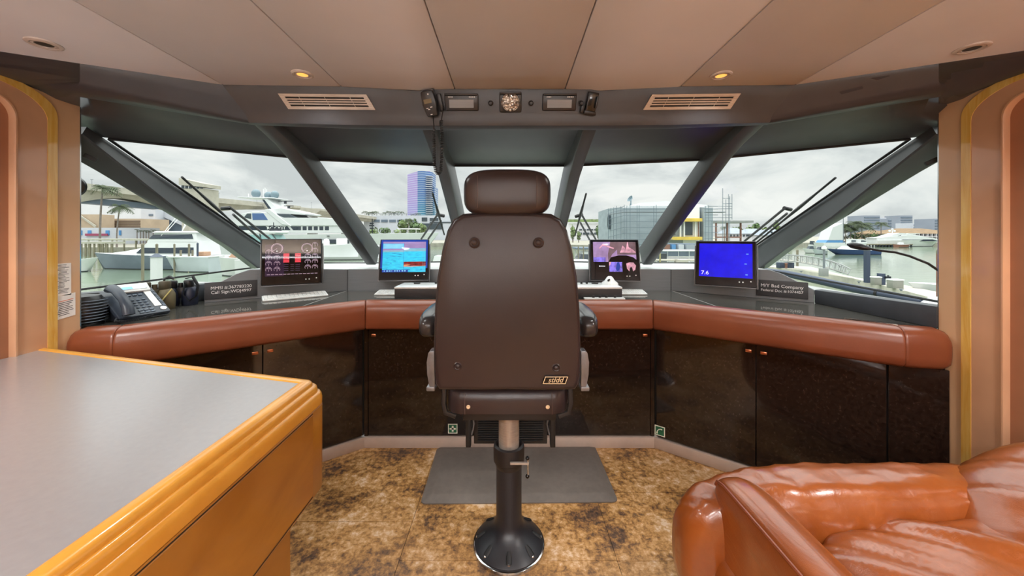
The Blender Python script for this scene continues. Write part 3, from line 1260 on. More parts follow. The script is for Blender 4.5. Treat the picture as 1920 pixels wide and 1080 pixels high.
pts = [on(-.078, .205, .018), on(-.078, .19, .04), on(-.078, .14, .056), on(-.078, .07, .058), on(-.078, .02, .044), on(-.078, -.01, .020)]
mb.tube(pts, [.022, .027, .023, .022, .026, .026], 12, flat=.75)
mb.build('handset', ph)
mb = pm('phone_dark')
pts = []
base = [V((-.115, -.095, .02)), V((-.13, -.12, .012)), V((-.10, -.14, .010)), V((-.03, -.135, .010)), V((.02, -.122, .014))]
for k in range(200):
    t = k / 199 * (len(base) - 1)
    a = min(int(t), len(base) - 2)
    q = base[a].lerp(base[a + 1], t - a)
    pts.append(q + V((math.cos(k * .9) * .005, 0, math.sin(k * .9) * .005 + .003)))
mb.tube(pts, .0017, 5)
mb.build('coiled_cord', ph)

# ---------------------------------------------------------------- louvred black speaker beside the phone
sp = thing('louvred_heater', 'round black louvred fan heater half hidden by the left jamb', 'fan heater', (-2.125, 1.835, 1.0), R(20))
M = wm(sp)
mb = MB('black_plastic')
mb.T = M
mb.lathe([(.055, 0), (.065, .006), (.078, .03), (.082, .075), (.078, .12), (.06, .145), (.02, .152), (0, .152)], n=24)
mb.build('drum', sp)
mb = MB('phone_key')
mb.T = M
for k in range(8):
    z = .022 + k * .0145
    r_ = .0835 + .002 * math.sin(PI * (k + 1) / 9)
    mb.tube([(math.cos(R(a)) * r_, math.sin(R(a)) * r_, z) for a in range(-160, 21, 15)], .0026, 5)
mb.build('louvre', sp, kind='stuff', label='grey louvre slats')
mb = MB('black_plastic')
mb.T = M
mb.lathe([(.07, 0), (.075, .004), (.07, .012)], n=24)
mb.build('foot', sp)

# ---------------------------------------------------------------- binoculars
mat('olive_rubber', (104, 94, 68), .55, bmp=.2, bscale=250)
mat('olive_dark', (74, 66, 48), .5)
mat('navy_rubber', (32, 38, 58), .45)
mat('cord_yellow', (196, 178, 110), .7)


def bino(c, yaw, label, m1, m2, sc, strap):
    t = thing('binoculars', label, 'binoculars', c, R(yaw))
    t.scale = (sc, sc, sc)
    M = wm(t)
    for sg in (-1, 1):
        mb = MB(m1)
        mb.T = M
        mb.lathe([(.033, 0), (.036, .004), (.037, .05), (.036, .075), (.026, .095), (.022, .1)], (sg * .04, 0, 0), n=18)
        mb.build('barrel', t)
        mb = MB(m2)
        mb.T = M
        mb.lathe([(.022, 0), (.024, .003), (.024, .034), (.021, .04), (.014, .041), (.014, .036), (0, .036)], (sg * .036, 0, .098), n=18)
        mb.build('eyepiece', t)
    mb = MB(m2)
    mb.T = M
    mb.box((0, 0, .07), (.03, .03, .06), .005)
    mb.cyl((0, 0, .1), (0, 0, .125), .011, n=14)
    mb.build('bridge', t)
    mb = MB(strap)
    mb.T = M
    if strap == 'cord_yellow':
        mb.tube([(-.03, -.03, .105), (.0, -.040, .08), (.01, -.042, .04), (.004, -.04, .02)], .003, 6)
        mb.tube([(.062, -.026, .1), (.04, -.041, .07), (.015, -.043, .03), (.004, -.04, .02)], .003, 6)
    else:
        mb.tube([(-.05, .0, .11), (-.066, -.02, .15), (-.04, -.035, .165), (-.02, -.03, .15)], .008, 8, flat=.3)
        mb.tube([(.03, -.02, .15), (.06, -.04, .16), (.082, -.04, .11), (.075, -.042, .05), (.045, -.045, .028), (.02, -.044, .06), (.024, -.035, .12)], .012, 8, flat=.3)
    mb.build('strap', t)


bino((-2.12, 2.20, 1.0), 44, 'olive green binoculars standing on end behind the phone', 'olive_rubber', 'olive_dark', 1.22, 'cord_yellow')
bino((-2.095, 2.345, 1.0), 30, 'navy blue binoculars with a black strap, standing by the left window', 'navy_rubber', 'black_plastic', 1.15, 'black_plastic')

# ---------------------------------------------------------------- gooseneck lamp at the right jamb
gl = thing('gooseneck_lamp', 'black gooseneck lamp reaching in from the right jamb', 'lamp', (2.05, 1.76, 1.3))
pts = [P(1764, 510, 1.80), P(1740, 494, 1.82), P(1705, 480, 1.86), P(1678, 473, 1.9), P(1650, 470, 1.94), P(1634, 467, 1.96)]
mb = MB('black_plastic')
mb.tube(pts, .006, 8)
mb.build('stem', gl)
mb = MB('black_plastic')
a, b_ = P(1634, 467, 1.96), P(1588, 458, 2.03)
mb.tube([a, a.lerp(b_, .15), a.lerp(b_, .45), a.lerp(b_, .8), b_], [.008, .017, .024, .022, .006], 12, flat=.75)
mb.build('lamp_head', gl)

# dark round mirror edge seen at the left jamb
mi = thing('round_mirror', 'dark round mirror edge peeping out behind the left jamb', 'mirror', (-2.2, 1.95, 1.6))
mb = MB('black_plastic')
c_ = P(141, 350, 1.95)
mb.lathe([(0, -.012), (.045, -.01), (.052, 0), (.05, .012), (.04, .02), (0, .024)], c_, (0.25, -1, 0), n=28)
mb.build('mirror_shell', mi)
mb = MB('black_plastic')
mb.tube([c_ + V((0, .02, 0)), c_ + V((-.1, .03, .0)), c_ + V((-.16, .03, -.05))], .01, 8)
mb.build('mirror_arm', mi)
# clips at the tops of the outer mullions
for s, px in ((-1, 165), (1, 1752)):
    mb = MB('rubber')
    c_ = P(px - s * 5, 296 if s < 0 else 303, 1.80)
    mb.box(c_, (.05, .02, .022), .004, rz=s * R(-30), ry=s * R(-28))
    mb.build('blind_clip', label='small black clip under the outer mullion by the %s jamb' % ('left' if s < 0 else 'right'), cat='clip')
# ---------------------------------------------------------------- things on the overhead soffit
def sof_frame(x, t):
    """point, and unit axes (along, down the face, out of the face), on the soffit face"""
    def st(x):
        sg = -1 if x < 0 else 1
        tab = [(k[0], (sg * k[1][0], k[1][1], k[1][2], sg * k[2][0], k[2][1], k[2][2])) for k in SOF]
        q = interp(tab, abs(x))
        return V(q[:3]).lerp(V(q[3:]), t)
    e = .05
    p = st(x)
    a = (st(x + e) - st(x - e)).normalized()
    tab = st

    def at(x, t):
        sg = -1 if x < 0 else 1
        tab = [(k[0], (sg * k[1][0], k[1][1], k[1][2], sg * k[2][0], k[2][1], k[2][2])) for k in SOF]
        q = interp(tab, abs(x))
        return V(q[:3]).lerp(V(q[3:]), t)
    dn = (at(x, .9) - at(x, .1)).normalized()
    out = a.cross(dn).normalized()
    if out.y > 0:
        out = -out
    dn = out.cross(a).normalized()
    if dn.z > 0:
        dn = -dn
    M = Matrix((( a.x, dn.x, out.x, p.x), (a.y, dn.y, out.y, p.y), (a.z, dn.z, out.z, p.z), (0, 0, 0, 1)))
    return M


for x, lab in ((-.80, 'left'), (.80, 'right')):
    M = sof_frame(x, .47)
    o = thing('air_vent', 'brushed metal slotted air vent in the soffit, %s' % ('on the side of the hanging handset' if x < 0 else 'on the side without a handset'), 'vent', M.translation, group='air vents in the soffit')
    # frame corners slanted like a parallelogram, as in the place
    sk = .030 * (1 if x < 0 else -1)

    def q(u, w, h=0):
        return M @ V((u + sk * w / .065, w, h))
    mb = MB('warm_steel')
    W_, H_ = .190, .032
    iw, ih = .170, .020
    o4 = [(-W_, -H_), (W_, -H_), (W_, H_), (-W_, H_)]
    i4 = [(-iw, -ih), (iw, -ih), (iw, ih), (-iw, ih)]
    rs = []
    for (a, b_), (c_, d_) in zip(o4, i4):
        rs.append([q(a, b_, -.004), q(a, b_, .004), q(c_, d_, .004), q(c_, d_, -.004)])
    mb.rings(rs, wrap=True)
    mb.build('frame', o)
    mb = MB('dark_gap')
    mb.poly([q(a, b_, .0008) for a, b_ in i4])
    mb.build('backing', o)
    for k in range(3):
        mb = MB('warm_steel')
        w_ = -ih + (k + 1) * 2 * ih / 4
        mb.prism([q(-iw, w_ - .0028, .0012), q(iw, w_ - .0028, .0012), q(iw, w_ + .0028, .0012), q(-iw, w_ + .0028, .0012)], M.to_3x3() @ V((0, 0, .003)))
        mb.build('slat', o)
    for u in (-.11, 0, .11):
        mb = MB('warm_steel')
        mb.prism([q(u - .001, -ih, .0012), q(u + .001, -ih, .0012), q(u + .001, ih, .0012), q(u - .001, ih, .0012)], M.to_3x3() @ V((0, 0, .0015)))
        mb.build('stay', o)

for x, lab in ((-.212, 'beside the hanging handset'), (.222, 'beside the empty handset clip')):
    M = sof_frame(x, .44)
    o = thing('display_unit', 'small dark instrument display in the soffit, ' + lab, 'instrument', M.translation, group='soffit displays')
    mb = MB('black_plastic')
    mb.T = M
    mb.box((0, 0, .004), (.150, .072, .014), .006)
    mb.box((0, -.033, .014), (.146, .008, .02), .003)
    mb.build('housing', o)
    mb = MB('fascia_grey')
    mb.T = M
    mb.box((0, .006, .0115), (.108, .034, .002))
    mb.build('screen', o)
    for a, w_ in ((-.058, .022), (.034, .030)):
        mb = MB('letter_white')
        mb.T = M
        for k in range(4):
            mb.box((a + k * w_ / 4 + .002, -.022, .0115), (w_ / 6, .0035, .001))
        mb.build('marking', o)

M = sof_frame(.005, .44)
o = thing('spotlight', 'square black spotlight with a round faceted lens, mid soffit', 'spotlight', M.translation)
mb = MB('black_plastic')
mb.T = M
mb.box((0, 0, .006), (.098, .084, .016), .006)
mb.box((0, -.038, .018), (.094, .01, .02), .003)
mb.build('housing', o)
mb = MB('chrome')
mb.T = M
mb.lathe([(.039, .014), (.041, .018), (.039, .021), (.036, .018), (.033, .012), (.02, .008), (0, .007)], n=28)
mb.build('reflector', o)


def _facet(n, l, b):
    tc = n.new('ShaderNodeTexCoord')
    vo = n.new('ShaderNodeTexVoronoi')
    vo.inputs['Scale'].default_value = 110
    l.new(tc.outputs['Object'], vo.inputs['Vector'])
    l.new(ramp(n, l, vo.outputs['Distance'], [(.1, (236, 232, 224)), (.8, (96, 90, 86))]), b.inputs['Base Color'])
    b.inputs['Roughness'].default_value = .1
    b.inputs['Metallic'].default_value = .6
    bump(n, l, b, vo.outputs['Distance'], .9, .004)


custom('faceted_lens', _facet)
mb = MB('faceted_lens')
mb.T = M
mb.lathe([(.034, .016), (.026, .021), (.012, .024), (0, .025)], n=28)
mb.build('lens', o)
for x, lab in ((-.083, 'between handset display and spotlight'), (.096, 'between spotlight and the other display'), (.318, 'beside the empty handset clip')):
    M = sof_frame(x, .47)
    mb = MB('black_plastic')
    mb.T = M
    mb.lathe([(.012, 0), (.012, .004), (.008, .006), (.008, .022), (.006, .024), (0, .024)], n=14)
    mb.build('knob', label='small black knob on the soffit ' + lab, cat='knob', group='soffit knobs')

# hanging radio handset with its coiled lead
M = sof_frame(-.345, .5)
o = thing('radio_handset', 'black radio handset hanging on its clip with a looped coiled lead', 'radio handset', M.translation)
T2 = M @ Matrix.Rotation(R(-9), 4, 'Z')


def hb(m):
    b = MB(m)
    b.T = T2
    return b


mb = hb('black_plastic')
mb.prism([(-.028, -.055, .012), (.026, -.055, .012), (.030, -.0, .012), (.024, .052, .012), (-.022, .052, .012), (-.032, .0, .012)], (0, 0, .03), .006)
b = mb.build('body', o)
mb = hb('olive_rubber')
mb.box((-.004, -.012, .043), (.034, .018, .002))
mb.m('letter_white')
for a, c_ in ((-.012, .016), (.006, .014), (-.006, .022), (.0, .044)):
    mb.box((a, c_, .043), (.009, .003, .002))
mb.box((.004, -.04, .043), (.005, .005, .002))
mb.build('display', b)
mb = hb('black_plastic')
mb.box((.0, -.052, .004), (.05, .02, .02), .003)
mb.box((.04, .0, .006), (.02, .075, .014), .004)
mb.build('clip', o)
c0 = T2 @ V((.0, .055, .03))
mb = MB('black_plastic')
x0, x1, yb = c0.x + .004, c0.x + .042, 1.615
path = [c0, V((x0 + .002, yb, c0.z - .04)), V((x0 + .002, yb, 1.86)), V((x0 + .004, yb, 1.76)), V((x0 + .012, yb, 1.725)), V((x0 + .022, yb, 1.712)), V((x0 + .032, yb, 1.73)), V((x1 - .002, yb, 1.78)), V((x1, yb, 1.88)), V((x1 - .004, yb, 1.94)), V((x1 + .006, yb + .01, 2.02))]
cum = [0]
for a, b_ in zip(path, path[1:]):
    cum.append(cum[-1] + (b_ - a).length)
pts = []
N = 620
for k in range(N):
    s_ = cum[-1] * k / (N - 1)
    j = max(i for i in range(len(cum)) if cum[i] <= s_ + 1e-9)
    j = min(j, len(path) - 2)
    c_ = path[j].lerp(path[j + 1], (s_ - cum[j]) / (cum[j + 1] - cum[j]))
    amp = .0065 if .06 < s_ < cum[-1] - .07 else 0
    pts.append(c_ + V((math.cos(k * .75) * amp, math.sin(k * .75) * amp, 0)))
mb.tube(pts, .0022, 5)
mb.build('coiled_lead', o)
M = sof_frame(.362, .48)
o = thing('handset_clip', 'empty black handset clip on the soffit, right of the second display', 'bracket', M.translation)
mb = MB('black_gloss')
mb.T = M @ Matrix.Rotation(R(8), 4, 'Z')
mb.box((0, -.005, .008), (.05, .085, .016), .004)
mb.build('plate', o)
mb = MB('black_plastic')
mb.T = M @ Matrix.Rotation(R(8), 4, 'Z')
mb.box((-.02, 0, .02), (.008, .07, .016), .003)
mb.box((.02, -.008, .02), (.008, .05, .016), .003)
mb.box((0, .04, .018), (.055, .014, .02), .003)
mb.box((-.034, .03, .01), (.016, .03, .018), .003)
mb.build('jaw', o)

# ---------------------------------------------------------------- downlights
mat('lamp_glow', (240, 176, 84), .4, emit=1.3, var=0)
mat('lamp_off', (18, 16, 15), .4)
mat('lamp_ring', (186, 176, 170), .4)


def downlight(x, y, lit, label, r=.042, power=0, group=None):
    z = zc(y)
    o = thing('recessed_downlight', label, 'ceiling light', (x, y, z), group=group)
    mb = MB('lamp_ring')
    mb.lathe([(r, .004), (r, -.003), (r * .86, -.006), (r * .74, -.005), (r * .70, -.001), (r * .66, -.004), (r * .52, -.004), (r * .48, .002), (r * .47, .02)], (x, y, z), n=32, cap=False)
    mb.build('ring', o)
    mb = MB('lamp_glow' if lit else 'lamp_off')
    mb.lathe([(r * .5, 0), (r * .42, .010), (r * .2, .014), (0, .014)], (x, y, z - .002), n=24)
    mb.build('bulb', o)
    if power:
        li = bpy.data.lights.new('downlight_beam', 'SPOT')
        li.energy = power
        li.spot_size = R(150)
        li.spot_blend = .6
        li.shadow_soft_size = .06
        li.color = LAMPC
        lo = bpy.data.objects.new('downlight_beam', li)
        COL.objects.link(lo)
        lo.parent = o
        lo.location = (0, 0, -.02)
    return o


def on_ceiling(px, py):
    d = P(px, py, 1) - V((0, 0, EH))
    # z = 2.09 + .033*(1.6 - y)
    t = (2.09 + .033 * 1.6 - EH) / (d.z + .033 * d.y)
    return V((0, 0, EH)) + d * t


for px, py, lit, r, lab in ((83, 82, 0, .045, 'unlit recessed downlight near the left wall'), (567, 139, 1, .041, 'lit recessed downlight above the left air vent'), (1352, 141, 1, .041, 'lit recessed downlight above the right air vent'), (1822, 90, 0, .045, 'unlit recessed downlight near the right wall')):
    p = on_ceiling(px, py)
    downlight(p.x, p.y, lit, lab, r, LP1 if lit else 0, 'recessed downlights')
# unseen lit fittings, added out of view to light the cabin
for x, y in ((-1.72, .6), (1.72, .6), (-1.1, -.9), (0, -.9), (1.1, -.9), (-1.1, -1.9), (0, -1.9), (1.1, -1.9)):
        downlight(x, y, 1, 'lit recessed downlight over the back of the wheelhouse', .045, LP2, 'recessed downlights behind the seats')
# ---------------------------------------------------------------- anti-fatigue mat
mb = MB('mat_rubber')


def rr(x0, x1, y0, y1, r, z, n=6):
    out = []
    for cx, cy, a0 in ((x1 - r, y1 - r, 0), (x0 + r, y1 - r, 90), (x0 + r, y0 + r, 180), (x1 - r, y0 + r, 270)):
        for k in range(n + 1):
            a = R(a0 + 90 * k / n)
            out.append(V((cx + r * math.cos(a), cy + r * math.sin(a), z)))
    return out


RZ = Matrix.Rotation(R(2.0), 4, 'Z')
RZ = Matrix.Translation((.052, 2.245, 0)) @ Matrix.Rotation(R(.8), 4, 'Z')
mb.T = RZ
mb.rings([rr(-.535, .535, -.262, .262, .03, .0005), rr(-.535, .535, -.262, .262, .03, .006), rr(-.485, .485, -.215, .22, .02, .019), rr(-.475, .475, -.205, .21, .02, .0205)])
mb.build('floor_mat', label='grey rubber standing mat with sloping edges lying in front of the chair pedestal', cat='mat', angle=8)

# ---------------------------------------------------------------- helm chair
mat('post_black', (30, 26, 26), .42)
mat('base_black', (30, 31, 36), .38, bmp=.05)
mat('arm_leather', (52, 48, 48), .22, bmp=.05, bscale=400)
mat('badge_cream', (220, 196, 160), .5)
mat('seam_thread', (86, 72, 68), .5)
YB = 1.45          # plane of the back of the chair
ch = thing('helm_chair', 'dark brown leather helm chair with headrest on a black pedestal', 'chair', (0, 1.725, 0))


def bx(px, py, y=YB):
    return P(px, py, y)


# backrest shell
half = [(0, 398), (50, 399), (84, 402), (101, 412), (112, 432), (121, 468), (130, 520), (135, 580), (137, 650), (136.5, 700), (134, 722), (128, 731), (70, 732), (0, 731)]
outl = [(951 + x, y) for x, y in half] + [(951 - x, y) for x, y in half[-2:0:-1]]
mb = MB('chair_leather')
cen = V((P(951, 560, YB)))
rs = []
for dy, sc_, dz in ((0.0, .955, 0), (.002, .985, 0), (.009, .998, 0), (.02, 1.0, 0), (.085, 1.0, 0), (.10, .985, 0), (.11, .95, 0)):
    ring = []
    for px, py in outl:
        p = P(px, py, YB)
        q = p - cen
        sx_ = 1 - (1 - sc_) * 1.2
        sz_ = 1 - (1 - sc_)
        w = V((cen.x + q.x * sx_, YB + dy, cen.z + q.z * sz_))
        # slight lean forward at the bottom, shoulders wrap forward
        w.y += .018 * max(0, (w.z - 1.38)) / .15 + .03 * (abs(q.x) / .29) ** 6 * 0
        ring.append(w)
    rs.append(ring)
mb.rings(rs)
back = mb.build('backrest', ch, angle=50)
# piping at the rim
mb = MB('arm_leather')
ring = [P(px, py, YB) for px, py in outl]
mb.tube([V((cen.x + (p.x - cen.x) * 1.0, YB + .016 + .018 * max(0, (p.z - 1.38)) / .15, cen.z + (p.z - cen.z) * 1.0)) for p in ring + ring[:1]], .0042, 6, cap=False)
mb.build('piping', back)
for px, py, r in ((889, 455, .0115), (1010, 455, .0115), (858, 687, .0095), (1043, 690, .0095)):
    mb = MB('chair_leather')
    p = P(px, py, YB)
    mb.lathe([(r * 1.9, -.0022), (r * 1.45, .0012), (r * 1.15, -.0008), (r, -.001), (r * .9, .003), (r * .5, .0055), (0, .006)], p + V((0, .0005, 0)), (0, -1, 0), n=20)
    mb.build('upholstery_button', back)
# badge
mb = MB('black_gloss')
c_ = P(1041, 712, YB)
Mb = Matrix.Translation(c_ + V((0, -.003, 0))) @ Matrix.Rotation(PI / 2, 4, 'X')


def sk(w, h, s_, z):
    return [Mb @ V((x + s_ * y, y, z)) for x, y in ((-w, -h), (w, -h), (w, h), (-w, h))]


mb.prism(sk(.0475, .0165, .35, -.001), (0, -.003, 0), .0015)
mb.m('badge_cream')
o4, i4 = sk(.045, .0145, .35, .0025), sk(.042, .0118, .35, .0025)
mb.rings([[a, a + V((0, -.0008, 0)), b_ + V((0, -.0008, 0)), b_] for a, b_ in zip(o4, i4)], wrap=True)
mb.text('stidd', .0285, Mb @ Matrix.Translation((0, .0005, .0026)), .0004, shear=.35, sx=1.05)
mb.build('badge', back, label='small slanted badge reading stidd')
# headrest
mb = MB('chair_leather')
hc = P(951, 360.5, 1.47)
mb.sbox(hc + V((0, .05, 0)), (.356, .13, .194), 3.6, 14)
hr = mb.build('headrest', ch, angle=80)
for sx_ in (-.118, .118):
    mb = MB('seam_thread')
    pts = []
    for k in range(15):
        z = -.062 + k * .128 / 14
        X_, Z_ = sx_ / .178, z / .097
        yy = (max(0, 1 - abs(X_) ** 3.6 - abs(Z_) ** 3.6)) ** (1 / 3.6) * .065
        pts.append(hc + V((sx_, .05 - yy - .0004, z)))
    mb.tube(pts, .0016, 5)
    mb.build('stitch_line', hr, label='stitched seam')
for x in (-.05, .05):
    mb = MB('chrome')
    mb.cyl((x, 1.52, 1.46), (x, 1.52, 1.56), .007)
    mb.build('headrest_post', ch)
# seat
mb = MB('chair_leather')
mb.sbox((0, 1.80, .765), (.55, .54, .15), 5, 10)
mb.build('seat_cushion', ch, angle=80)
mb = MB('chair_leather')
a, b_ = 838 - 951, 1066 - 951
rs = []
for px, s_ in ((836, .0), (845, .7), (862, 1), (951, 1), (1040, 1), (1059, .7), (1068, 0)):
    x = (px - 955) / F * 1.49
    y = 1.50 + .05 * (1 - s_)
    rs.append([V((x, y + .03, .818)), V((x, y + .012, .80)), V((x, y, .775)), V((x, y, .735)), V((x, y + .004, .716)), V((x, y + .05, .712)), V((x, y + .05, .818))])
mb.rings(rs)
ap = mb.build('seat_apron', ch, angle=50)
for px in (871, 1036):
    mb = MB('seam_thread')
    x = (px - 955) / F * 1.49
    mb.tube([V((x, 1.512, .80)), V((x, 1.499, .775)), V((x, 1.499, .735)), V((x, 1.503, .716))], .0012, 5)
    mb.build('seam', ap)
for px in (878, 1027):
    mb = MB('badge_cream')
    p = P(px, 763, 1.50)
    mb.lathe([(.0082, 0), (.0082, .002), (.006, .0035), (.0035, .003), (.003, .001), (0, .001)], p, (0, -1, 0), n=14)
    mb.build('screw', ap)
mb = MB('black_plastic')
mb.bb((-.20, 1.56, .66), (.20, 1.98, .715), .008)
mb.build('seat_pan', ch)
for s in (-1, 1):
    mb = MB('black_plastic')
    x = .262 * s - .009
    pts = [(x, 1.53, .815), (x, 1.52, .75), (x - s * .008, 1.52, .715), (x - s * .05, 1.52, .70)]
    mb.tube([V(p) for p in pts], .011, 8, flat=.6)
    mb.build('side_bracket', ch)
    mb = MB('arm_leather')
    mb.sbox((s * .343 - .004, 1.75, 1.055), (.108, .42, .116), 3, 10)
    arm = mb.build('armrest', ch, angle=80)
    # curved metal arm plate
    mb = MB('satin_steel')
    y0 = 1.50
    pr = [(.298, .975), (.318, .975), (.326, .965), (.331, .93), (.330, .88), (.322, .84), (.320, .828), (.298, .828)]
    x_ = -.006
    mb.prism([V((s * a + x_, y0, z)) for a, z in pr], (0, .05, 0), .003)
    mb.build('arm_plate', ch, label='curved grey metal arm plate')
    mb = MB('satin_steel')
    mb.bb((min(s * .297, s * .332) + x_, y0 - .004, .812), (max(s * .297, s * .332) + x_, y0 + .06, .830), .004)
    mb.build('arm_hinge', ch)
# pedestal
XC = -.002
mb = MB('base_black')
mb.lathe([(.161, .016), (.160, .022), (.150, .031), (.128, .046), (.105, .062), (.084, .080), (.069, .099), (.0615, .122), (.0595, .145), (.0595, .38)], (XC, 1.725, 0), n=40)
pb = mb.build('pedestal', ch)
mb = MB('chrome')
mb.lathe([(.166, 0), (.167, .006), (.166, .014), (.160, .017), (.1, .017), (.1, 0)], (XC, 1.725, 0), n=48, cap=False)
mb.build('base_ring', pb, label='chrome rim of the base')
for a in range(0, 360, 45):
    th = R(a - 90)
    d = V((math.cos(th), math.sin(th), 0))
    mb = MB('rubber')
    c0 = V((XC, 1.725, 0))
    mb.tube([c0 + d * .110 + V((0, 0, .0595)), c0 + d * .126 + V((0, 0, .0485)), c0 + d * .147 + V((0, 0, .034))], [.007, .0125, .0125], 10, flat=.4)
    mb.build('bolt_slot', pb)
    mb = MB('chrome')
    mb.lathe([(.0062, 0), (.0062, .004), (.0045, .006), (.003, .004), (0, .004)], c0 + d * .147 + V((0, 0, .031)), V((d.x * .5, d.y * .5, .85)), n=12)
    mb.build('bolt', pb)
mb = MB('post_black')
mb.lathe([(.0595, .37), (.064, .385), (.064, .392), (.0715, .398), (.0725, .41), (.0725, .455), (.070, .468), (.062, .474), (.054, .468)], (XC, 1.725, 0), n=36, cap=False)
co_ = mb.build('collar', ch)
mb = MB('warm_steel')
mb.lathe([(.048, .44), (.048, .68)], (XC, 1.725, 0), n=32)
mb.build('post', ch, label='satin bronze upper post')
mb = MB('warm_steel')
mb.box((.045, 1.645, .428), (.084, .012, .010), .002)
lv = mb.build('lever', ch, label='steel height lever with a black ended cross bar')
mb = MB('chrome')
mb.cyl((.083, 1.645, .45), (.083, 1.645, .372), .0035)
mb.build('lever_bar', lv)
for z in (.451, .370):
    mb = MB('black_gloss')
    mb.sphere((.081, 1.645, z), .0092, 12)
    mb.build('lever_ball', lv)
# footrest
mb = MB('black_plastic')
mb.bb((-.192, 1.99, .318), (.205, 2.005, .50), .004)
fp = mb.build('footrest_plate', ch)
mb = MB('rubber')
for k in range(13):
    z = .335 + k * .0125
    mb.bb((-.17, 1.982, z), (.183, 1.992, z + .006), .0015)
mb.build('tread_ribs', fp)
for s, x in ((-1, -.222), (1, .235)):
    mb = MB('black_plastic')
    mb.bb((x - .014, 1.985, .300), (x + .014, 2.03, .72), .004)
    mb.build('footrest_bar', ch)
    mb = MB('satin_steel')
    xx = x + (.028 if s < 0 else -.028)
    mb.tube([V((xx, 1.985, .46)), V((xx - s * .006, 1.982, .43)), V((xx, 1.985, .40)), V((xx + s * .008, 1.985, .372))], .007, 8, flat=.5)
    mb.build('footrest_spring', ch, label='bright steel footrest bracket')

# ---------------------------------------------------------------- chart table
mat('laminate', (146, 143, 144), .3, var=.02, scale=60, spec=.8, coat=1, crough=.27)
TP = [(-2.04, 1.655), (-.641, 1.288), (-.641, -.60)]
# rounded corner path
a0, a1, a2 = V(TP[0]), V(TP[1]), V(TP[2])


def tpath(o):
    """outline inset by o, corner rounded"""
    d1, d2 = (a1 - a0).normalized(), (a2 - a1).normalized()
    n1, n2 = V((d1.y, -d1.x)), V((d2.y, -d2.x))    # inwards (to the right of travel)
    m = (n1 + n2).normalized()
    c = a1 + m * (o / m.dot(n1))
    p0, p2 = a0 + n1 * o, a2 + n2 * o
    p0.x = -2.04
    r = max(.006, .055 - o * .8)
    ang = math.acos(max(-1, min(1, d1.dot(d2))))
    tl = r * math.tan(ang / 2)
    s0, s1 = c - d1 * tl, c + d2 * tl
    pts = [p0]
    for k in range(9):
        t = k / 8
        pts.append(s0 * (1 - t) ** 2 + c * 2 * t * (1 - t) + s1 * t * t)
    pts.append(p2)
    return pts


tb = thing('chart_table', 'honey wood chart table with a grey laminate top, at the left', 'table', (-1.3, .4, 0))


def trings(mb, prof, back=True):
    cols = [tpath(o) for o, z in prof]
    rs = [[V((*cols[j][k], prof[j][1])) for j in range(len(prof))] for k in range(len(cols[0]))]
    mb.rings(rs, closed=False, cap=False)


mb = MB('laminate')
q = tpath(.066)
pts = [V((*p, .935)) for p in q] + [V((-2.04, -.60, .935))]
mb.prism(pts, (0, 0, .015))
mb.build('tabletop', tb, label='satin grey laminate top')
mb = MB('honey_wood')
trings(mb, [(.075, .93), (.066, .9515), (.060, .9535), (.044, .954), (.034, .951), (.0285, .944), (.028, .937), (.0245, .9375), (.020, .936), (.0155, .931), (.0135, .922), (.0135, .914), (.010, .9145), (.006, .912), (.002, .905), (0, .893), (0, .874), (.003, .8725), (.02, .872), (.08, .872)])
mb.build('edge_moulding', tb, label='rounded three step wooden edge', angle=60)
mb = MB('honey_veneer')
trings(mb, [(.05, .871), (.002, .871), (0, .869), (0, .59), (.012, .572), (.04, .556), (.10, .552)])
q = tpath(.10)
mb.poly([V((*p, .552)) for p in q] + [V((-2.04, -.60, .552))])
mb.build('body', tb, angle=50)
mb = MB('honey_veneer')
mb.bb((-.646, -.55, .60), (-.6395, 1.20, .862), .0015, 1)
mb.build('drawer_front', tb)
for z_ in (.8655, .5945):
    mb = MB('rubber')
    mb.bb((-.6445, -.55, z_ - .0015), (-.6405, 1.20, z_ + .0015))
    mb.build('drawer_gap', tb)
mb = MB('honey_veneer')
trings(mb, [(.125, .56), (.085, .56), (.085, 0), (.125, 0)])
mb.build('plinth', tb)
mb = MB('rubber')
trings(mb, [(.0845, .551), (.080, .551), (.080, .548), (.0845, .548)])
mb.build('shadow_gap', tb)

# ---------------------------------------------------------------- leather settee
sf = thing('leather_settee', 'low tan leather settee with plump cushions, at the right', 'sofa', (1.3, .8, 0))


def wr(scale, amp, dirv, seed=0):
    """soft creases running across dirv"""
    dv = V(dirv).normalized()

    def fn(q, w):
        s_ = w.dot(dv)
        k = noise.noise(V((s_ * scale + seed, (w.x + w.y) * 1.6, w.z * 2 + seed)))
        k2 = noise.noise(V((s_ * scale * 2.3 + seed, (w.x - w.y) * 3, seed)))
        up = V((q.x * .3, q.y * .3, q.z)).normalized()
        return w + up * amp * (max(-.6, k) + .5 * k2)
    return fn


mb = MB('sofa_leather')
mb.sbox((1.33, .75, .22), (1.36, 1.16, .44), 8, 14)
mb.build('base', sf, angle=80)
mb = MB('sofa_leather')
mb.sbox((1.27, 1.275, .36), (1.38, .26, .54), 3.2, 40, fn=wr(26, .011, (1, .5, 0), 3))
mb.build('front_bolster', sf, angle=80)
mb = MB('sofa_leather')
mb.sbox((1.40, .70, .44), (1.14, .98, .31), 4.2, 46, M=Matrix.Rotation(R(-4), 4, 'Y') @ Matrix.Rotation(R(-3), 4, 'Z'), fn=wr(11, .022, (.62, .78, 0), 7))
mb.build('seat_cushion', sf, angle=80)
mb = MB('sofa_leather')
mb.sbox((.762, .66, .39), (.150, 1.22, .52), 9, 22, fn=lambda q, w: V((w.x, w.y, w.z + .012 * (1 - q.x * q.x) * (q.z > 0) - .018 * max(0, q.x) * (q.z > .5))))
ar = mb.build('arm', sf, angle=80)
